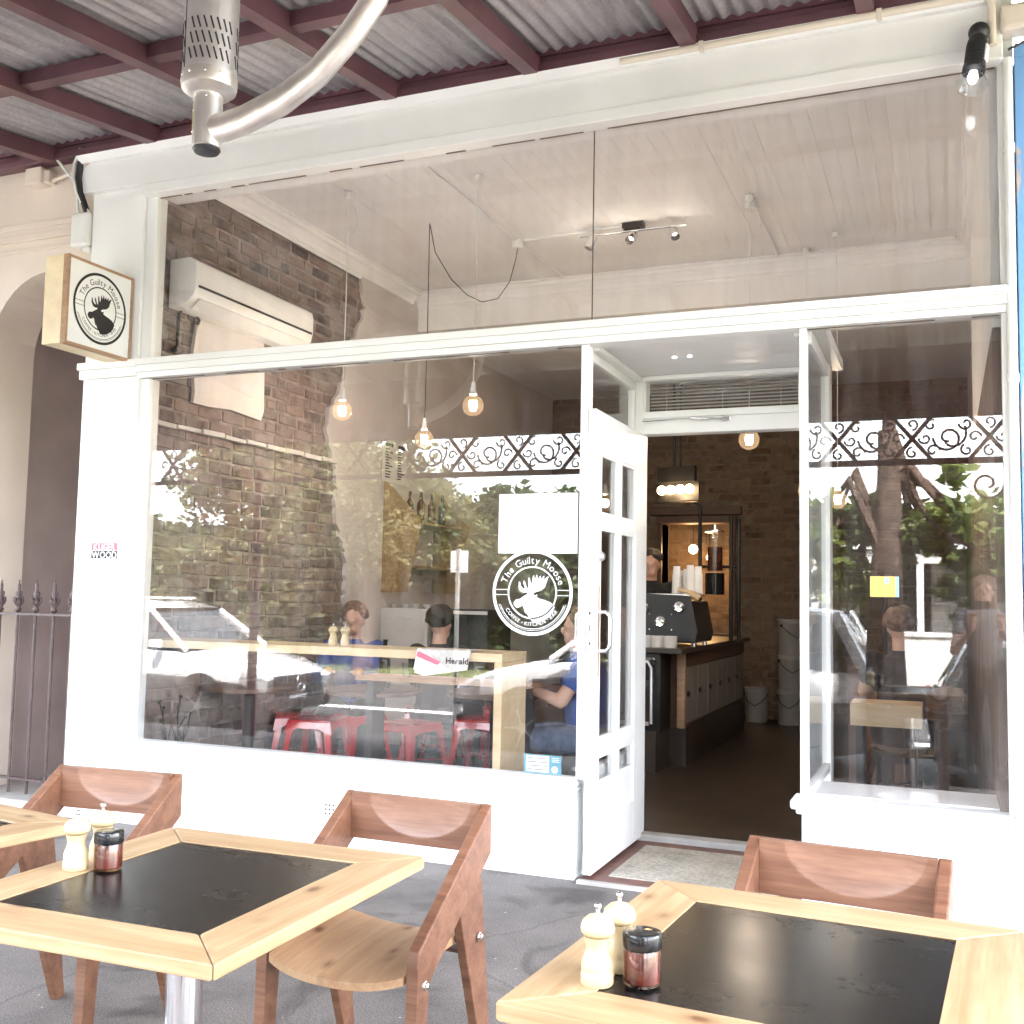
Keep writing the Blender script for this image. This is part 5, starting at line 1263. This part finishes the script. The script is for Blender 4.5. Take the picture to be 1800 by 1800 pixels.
ph = thing('phone', 'black phone held sideways by the photographer', 'phone', (4.62,-4.957,1.335), R(8))
MB().box(-.076,.076,-.004,.004,-.036,.036).build('case', 'black_gloss', ph, bevel=.003)
MB().lathe([(.006,0),(.006,.002)], 12, (-.055,.004,.018), Euler((-PI/2,0,0)).to_matrix()).build('lens', 'chrome', ph)

# ================================================================== ACROSS THE STREET (seen mirrored in the glass)
def car(label, loc, rz, paint, emblem=False, L=4.3, H=1.55):
    t = thing('parked_car', label, 'car', loc, rz, 'cars parked along the kerb')
    S = [(-L/2,.62,.95,.70),(-L/2+.06,.32,1.0,.80),(-1.5,.22,1.03,.88),(-.6,.22,1.02,.90),(.3,.22,1.0,.90),(.80,.22,.98,.89),(1.3,.22,.93,.87),(1.75,.24,.84,.84),(L/2-.10,.28,.74,.76),(L/2-.01,.36,.66,.62)]
    vs_ = []; fs = []
    for x, zb, zt, w in S:
        vs_ += [(x,-w*.92,zb),(x,-w,zb+.15),(x,-w,(zb+zt)/2+.08),(x,-w*.955,zt-.04),(x,-w*.88,zt),(x,-w*.4,zt+.02),(x,w*.4,zt+.02),(x,w*.88,zt),(x,w*.955,zt-.04),(x,w,(zb+zt)/2+.08),(x,w,zb+.15),(x,w*.92,zb)]
    n = 12
    for i in range(len(S)-1): fs += [(i*n+j,i*n+(j+1)%n,(i+1)*n+(j+1)%n,(i+1)*n+j) for j in range(n)]
    fs += [tuple(range(n-1,-1,-1)), tuple((len(S)-1)*n+j for j in range(n))]
    bd_ = MB().add(vs_, fs).build('body', paint, t, smooth=35)
    bd_.data.materials.append(M['car_silver_and_shade'])
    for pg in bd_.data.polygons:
        if pg.center.z < .66: pg.material_index = 1  # lower body coloured dark to stand for its shaded side
    G_ = [(-L/2+.10,1.0,.80),(-L/2+.42,H-.08,.64),(-.9,H-.01,.66),(-.1,H-.015,.66),(.35,H-.10,.66),(1.02,.985,.80)]
    vs_ = [];fs = []
    base = [(-L/2+.10,.82),(-1.4,.84),(-.5,.845),(.3,.84),(.7,.835),(1.05,.80)]
    for (bx, bw2), (rx, rz2, rw) in zip(base, G_):
        vs_ += [(bx,-bw2,.985),(rx,-rw,rz2),(rx,rw,rz2),(bx,bw2,.985)]
    for i in range(5): fs += [(i*4+j,i*4+j+1,(i+1)*4+j+1,(i+1)*4+j) for j in range(3)]
    fs += [(3,2,1,0),(20,21,22,23)]
    MB().add(vs_, fs).build('windows', 'car_glass', t)
    rf = MB(); 
    rp = [(-L/2+.40,H-.075,.66),(-.9,H+.0,.68),(-.1,H-.005,.68),(.37,H-.085,.68)]
    vs_ = []
    for x,z,w in rp: vs_ += [(x,-w,z-.03),(x,-w*.9,z+.015),(x,w*.9,z+.015),(x,w,z-.03)]
    rf.add(vs_, [(i*4+j,i*4+j+1,(i+1)*4+j+1,(i+1)*4+j) for i in range(3) for j in range(3)])
    rf.build('roof', paint, t, smooth=60)
    for s in (-1,1):
        MB().tube([(1.05,s*.82,.98),(.38,s*.675,H-.11)], .038, 6).build('pillar', paint, t, smooth=60)
        MB().tube([(-.15,s*.85,.98),(-.2,s*.675,H-.03)], .03, 6).build('pillar', paint, t, smooth=60)
        MB().tube([(-L/2+.15,s*.83,.98),(-L/2+.42,s*.66,H-.08)], .06, 6).build('pillar', paint, t, smooth=60)
        MB().tube([(-L/2+.6,s*.60,H+.035),(0,s*.60,H+.05)], .02, 6).build('roof_rail', 'steel', t, smooth=60)
        m_ = MB().obox((.72,s*.99,1.05), (.10,.16,.11)).build('mirror', paint, t, bevel=.03, seg=3)
        MB().obox((L/2-.17,s*.66,.63), (.38,.22,.19), Euler((0,R(18),s*R(-24))).to_matrix()).build('headlight', 'lamp_clear', t, bevel=.03, seg=3)
        MB().obox((-L/2+.07,s*.70,.86), (.16,.24,.22), Euler((0,0,s*R(22))).to_matrix()).build('tail_light', 'tail_red', t, bevel=.03, seg=3)
        for x in (-1.32,1.32):
            rot = Euler((PI/2,0,0)).to_matrix()
            w_ = MB().lathe([(.20,-.09),(.30,-.10),(.325,-.07),(.325,.07),(.30,.10),(.20,.09)], 28, (x,s*.80,.325), rot).build('wheel', 'rubber', t, smooth=35)
            MB().lathe([(.205,-.085),(.205,.085)], 24, (x,s*.80,.325), rot).build('rim_barrel', 'dark_metal', w_)
            r_ = MB()
            for k in range(5):
                a = 2*PI*k/5; r_.bar((x,s*.892,.325),(x+.19*math.cos(a),s*.892,.325+.19*math.sin(a)),.012,.05,(0,1,0))
            r_.lathe([(.05,-.01),(.05,.01)], 14, (x,s*.893,.325), rot); r_.build('rim', 'steel', w_)
            MB().lathe([(.375,-.01),(.375,.012)], 28, (x,s*.872,.345), rot).build('wheel_arch', 'black_plastic', t)
    MB().obox((L/2+.005,0,.57), (.07,1.02,.24), Euler((0,R(-10),0)).to_matrix()).build('grille', 'black_plastic', t, bevel=.03, seg=3)
    MB().obox((L/2-.02,0,.33), (.12,1.4,.14)).build('bumper_grille', 'black_plastic', t, bevel=.02)
    MB().obox((L/2+.012,0,.44), (.01,.37,.11)).build('number_plate', 'paper', t); MB().obox((-L/2-.006,0,.72), (.01,.37,.11)).build('number_plate', 'paper', t)
    MB().tube([(.98,-.5,1.03),(.80,.1,1.10)], .012, 5).tube([(1.0,.1,1.03),(.80,.6,1.10)], .012, 5).build('wiper', 'black_plastic', t)
    if emblem:
        e_ = MB(); cx = L/2+.05
        e_.tube([(cx,.10*math.cos(a),.585+.10*math.sin(a)) for a in [2*PI*k/24 for k in range(25)]], .009, 6)
        for k in range(3):
            a = PI/2+2*PI*k/3; e_.tube([(cx,0,.585),(cx,.097*math.cos(a),.585+.097*math.sin(a))], [.014,.004], 6)
        e_.build('star_emblem', 'chrome', t, smooth=50)
    return t
RZ = -.555
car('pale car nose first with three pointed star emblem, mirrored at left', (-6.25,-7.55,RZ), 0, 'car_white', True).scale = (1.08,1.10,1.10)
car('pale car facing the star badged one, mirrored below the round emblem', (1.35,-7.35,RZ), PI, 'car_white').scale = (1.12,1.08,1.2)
car('silver car with red tail light, mirrored in the right window', (6.30,-7.35,RZ), 0, 'car_silver_and_shade')

def tree(label, loc, h, crown, mat, nleaf, trunk_r=.17, lean=(0,0), seed=1, leaf=.11):
    t = thing('street_tree', label, 'tree', loc, 0, 'street trees')
    rg_ = random.Random(seed); q = MB()
    hz = h*.55; tip = Vector((lean[0],lean[1],hz))
    pts = [Vector((lean[0]*s**1.5+.04*math.sin(s*5+seed), lean[1]*s**1.5, hz*s)) for s in [i/8 for i in range(9)]]
    q.tube(pts, [trunk_r*(1.25-.75*s) if s else trunk_r*1.5 for s in [i/8 for i in range(9)]], 12)
    ends = []
    for c_, r_ in crown:
        c_ = Vector(c_); mid = tip.lerp(c_, .5)+Vector((rg_.uniform(-.15,.15),rg_.uniform(-.15,.15),.1)); start = pts[rg_.choice([5,6,7,8])]
        q.tube([start, mid, c_], [trunk_r*.45, trunk_r*.28, trunk_r*.10], 7); ends.append(c_)
        for _ in range(4):
            e = c_ + Vector((rg_.uniform(-1,1),rg_.uniform(-1,1),rg_.uniform(-.6,.9)))*r_*.7; q.tube([mid.lerp(c_,rg_.uniform(.3,1)), e], [trunk_r*.10, trunk_r*.03], 5)
    q.build('trunk', 'bark', t, smooth=60)
    lv = MB(); tot = sum(r_**2 for _, r_ in crown)
    for c_, r_ in crown:
        c_ = Vector(c_); k = int(2.2*nleaf*r_**2/tot)
        cl_ = [c_ + Vector((rg_.gauss(0,1),rg_.gauss(0,1),rg_.gauss(0,.8))).normalized()*r_*rg_.uniform(.35,1) for _ in range(max(6,k//40))]
        for _ in range(k):
            p_ = rg_.choice(cl_) + Vector((rg_.gauss(0,1),rg_.gauss(0,1),rg_.gauss(0,.8)))*r_*.17
            u = Vector((rg_.uniform(-1,1),rg_.uniform(-1,1),rg_.uniform(-.7,.7))).normalized(); w_ = u.cross(Vector((rg_.uniform(-1,1),rg_.uniform(-1,1),rg_.uniform(-1,1)))).normalized()
            s_ = .68*leaf*rg_.uniform(.6,1.3); u *= s_; w_ *= s_*.55
            lv.add([p_-u, p_-u*.1+w_, p_+u, p_-u*.1-w_], [(0,1,2,3)])
    o = lv.build('crown', mat, t, recalc=False); return t
tree('dark trunked street tree with bright green leaves behind the photographer', (3.86,-5.75,-.42), 6.2, [((.55,.0,2.55),.42),((-.55,-.2,2.5),.45),((.95,-.2,2.2),.45),((-.9,-.1,2.25),.42),((.2,-.3,2.4),.4),((.7,-.3,1.9),.3),((-.3,-.3,1.95),.25),((0,-.2,5.2),1.2)], 'leaf_green', 3000, .18, (-.05,0), 3, .13)
tree('leafy street tree at the left, mirrored over the star badged car', (-6.4,-13.6,-.2), 5.5, [((0,0,3.4),1.3),((1.3,0,2.9),1.0),((-1.5,.2,3.0),1.1),((2.2,0,2.35),.7),((.6,.4,2.5),.8),((-.6,0,2.4),.7)], 'leaf_olive', 7000, .16, (.1,0), 5, .10)
big = [((0,0,2.4),1.1),((1.5,0,2.1),1.1),((-1.6,.2,2.2),1.1),((.3,.6,1.5),1.2),((2.7,0,2.3),1.0),((-2.8,0,2.0),1.0),((-.9,.3,2.6),.8),((1.0,0,2.8),.7)]
tree('broad dark tree on the far footpath, mirrored in the middle', (-3.0,-15.5,-.2), 4, big + [((-.8,0,3.2),.75),((.5,0,3.3),.65),((-1.9,0,3.0),.75),((-1.3,.2,3.4),.5)], 'leaf_dark', 14000, .24, (0,0), 7, .15)
tree('pale leafed tree on the far footpath, mirrored right of middle', (1.2,-16.2,-.2), 4, [((0,0,2.4),1.0),((1.1,0,2.1),.9),((-1.0,0,2.2),.9),((.2,0,2.9),.6)], 'leaf_olive', 6000, .16, (0,0), 9, .13)
tree('tall olive tree on the far footpath, mirrored over the brick wall', (-8.6,-14.6,-.2), 6, big + [((0,0,4.3),1.5),((1.6,0,3.9),1.3),((-1.6,0,4.1),1.4),((2.6,0,3.4),1.0)], 'leaf_olive', 12000, .24, (.2,0), 17, .15)
tree('tall dark tree far left across the street', (-15,-15.5,-.2), 4, big, 'leaf_dark', 9000, .24, (.2,0), 19, .17)
tree('green tree behind the white cottage, mirrored in right window', (6.9,-15.4,-.2), 4.5, [((0,0,3.0),.9),((-1.2,0,2.7),.8),((1.3,0,2.8),.9)], 'leaf_green', 7000, .2, (0,0), 23, .14)
tree('dark round tree right behind the far hedge, mirrored above the emblem', (-.7,-15.9,-.2), 4, [((0,0,2.7),1.0),((.9,0,2.4),.8),((-.9,0,2.6),.9),((.2,0,1.7),1.0),((1.7,0,2.6),.7)], 'leaf_dark', 6000, .16, (0,0), 31, .13)
hd = thing('garden_hedge', 'clipped dark garden hedge on the far side of the street', 'hedge', (0,-15.0,-.2))
rg_ = random.Random(4); lv = MB()
for _ in range(9000):
    x = rg_.uniform(-7.5,-.2); z = rg_.random()**.6*(1.75+.2*math.sin(x*3)); y = rg_.uniform(-.35,.35)
    p_ = Vector((x,y,z)); u = Vector((rg_.uniform(-1,1),rg_.uniform(-1,1),rg_.uniform(-1,1))).normalized()*.09; w_ = u.cross(Vector((rg_.uniform(-1,1),rg_.uniform(-1,1),1))).normalized()*.05
    lv.add([p_-u,p_+w_,p_+u,p_-w_], [(0,1,2,3)])
lv.build('foliage', 'leaf_dark', hd, recalc=False); MB().box(-7.4,-.3,-.2,.2,0,1.4).build('inner_branches', 'bark', hd)
fw = thing('garden_wall', 'low white rendered front wall across the street', 'wall', (0,-14.2,-.15))
MB().box(1.2,14,-.1,.1,0,.92).build('wall', 'house_white', fw); MB().box(1.15,14,-.14,.14,.92,1.0).build('coping', 'house_grey', fw, bevel=.01)
for x in (1.25,5.6,10): MB().box(x-.16,x+.16,-.165,.165,0,1.2).build('pier', 'house_white', fw)
def house(label, x0, x1, y, zw, wall, roof, ridge, verandah=True, seed=1):
    t = thing('house', label, 'house', ((x0+x1)/2,y,-.1)); w = (x1-x0)/2
    MB().box(-w,w,-7,0,0,zw).build('wall', wall, t)
    ov = .35
    MB().add([(-w-ov,ov,zw),(w+ov,ov,zw),(w+ov,-7-ov,zw),(-w-ov,-7-ov,zw),(-w*.45,-3.5,ridge),(w*.45,-3.5,ridge)], [(0,1,5,4),(1,2,5),(2,3,4,5),(3,0,4),(0,3,2,1)]).build('roof', roof, t)
    c_ = MB().box(w*.3,w*.3+.6,-3.2,-2.6,ridge-.8,ridge+.7).build('chimney', 'house_brick', t)
    rg_ = random.Random(seed)
    for k, xx in enumerate((-w*.62, w*.05, w*.62)):
        if k == 1:
            d_ = MB().box(xx-.5,xx+.5,.002,.05,0,2.2).build('door', 'timber_dark', t); MB().sphere((xx+.38,.07,1.05), .04, 8, 6).build('handle', 'chrome', d_)
        else:
            f_ = MB().box(xx-.75,xx+.75,.002,.06,.7,2.25).build('window', 'house_white', t)
            for q in (-1,1): MB().box(xx+q*.35-.31,xx+q*.35+.31,.062,.07,.78,2.17).build('pane', 'car_glass', f_)
    if verandah:
        MB().prism([(.0,zw-.25),(.0,zw-.18),(1.9,zw-.62),(1.9,zw-.70)], 'x', -w, w).build('verandah_roof', 'roof_grey', t)
        for k in range(5):
            MB().box(-w+.1+k*(2*w-.2)/4-.06,-w+.1+k*(2*w-.2)/4+.06,1.72,1.84,0,zw-.66).build('verandah_post', 'house_white', t)
        MB().box(-w,w,1.75,1.80,zw-.95,zw-.72).build('verandah_frieze', 'house_white', t)
        MB().box(-w,w,0,1.9,0,.15).build('verandah_floor', 'concrete', t)
    return t
house('white cottage with grey verandah across the street, mirrored in right window', 2.0, 9.5, -17.2, 3.1, 'house_white', 'roof_grey', 4.7, seed=1)
house('pale cottage with red tiled roof across the street at left', -17, -8.6, -17.5, 2.0, 'house_white', 'roof_tile', 3.4, seed=2)
house('grey cottage behind the far hedge, mirrored in the middle', -6.8, .6, -20.5, 2.6, 'house_grey', 'roof_tile', 4.2, seed=3)
sgn = thing('parking_sign', 'white parking sign on a grey pole by the kerb, mirrored', 'sign', (-.80,-6.0,-.40), PI)
MB().tube([(0,0,0),(0,0,2.26)], .025, 10).build('pole', 'steel', sgn, smooth=50)
MB().box(-.11,.11,.03,.036,1.99,2.24).build('plate', 'paper', sgn, bevel=.002)
q = MB(); flat_text(q, '1P', .09, .02, 2.175, .0, bold=.002)
MB().add([(x,.0375,z) for x,y,z in q.v], q.f).build('lettering', 'ink', sgn, recalc=False)
q = MB(); ring(q, .028, .038, .0375, c=(-.05,2.09)); q.build('red_ring', 'pink_print', sgn, recalc=False)
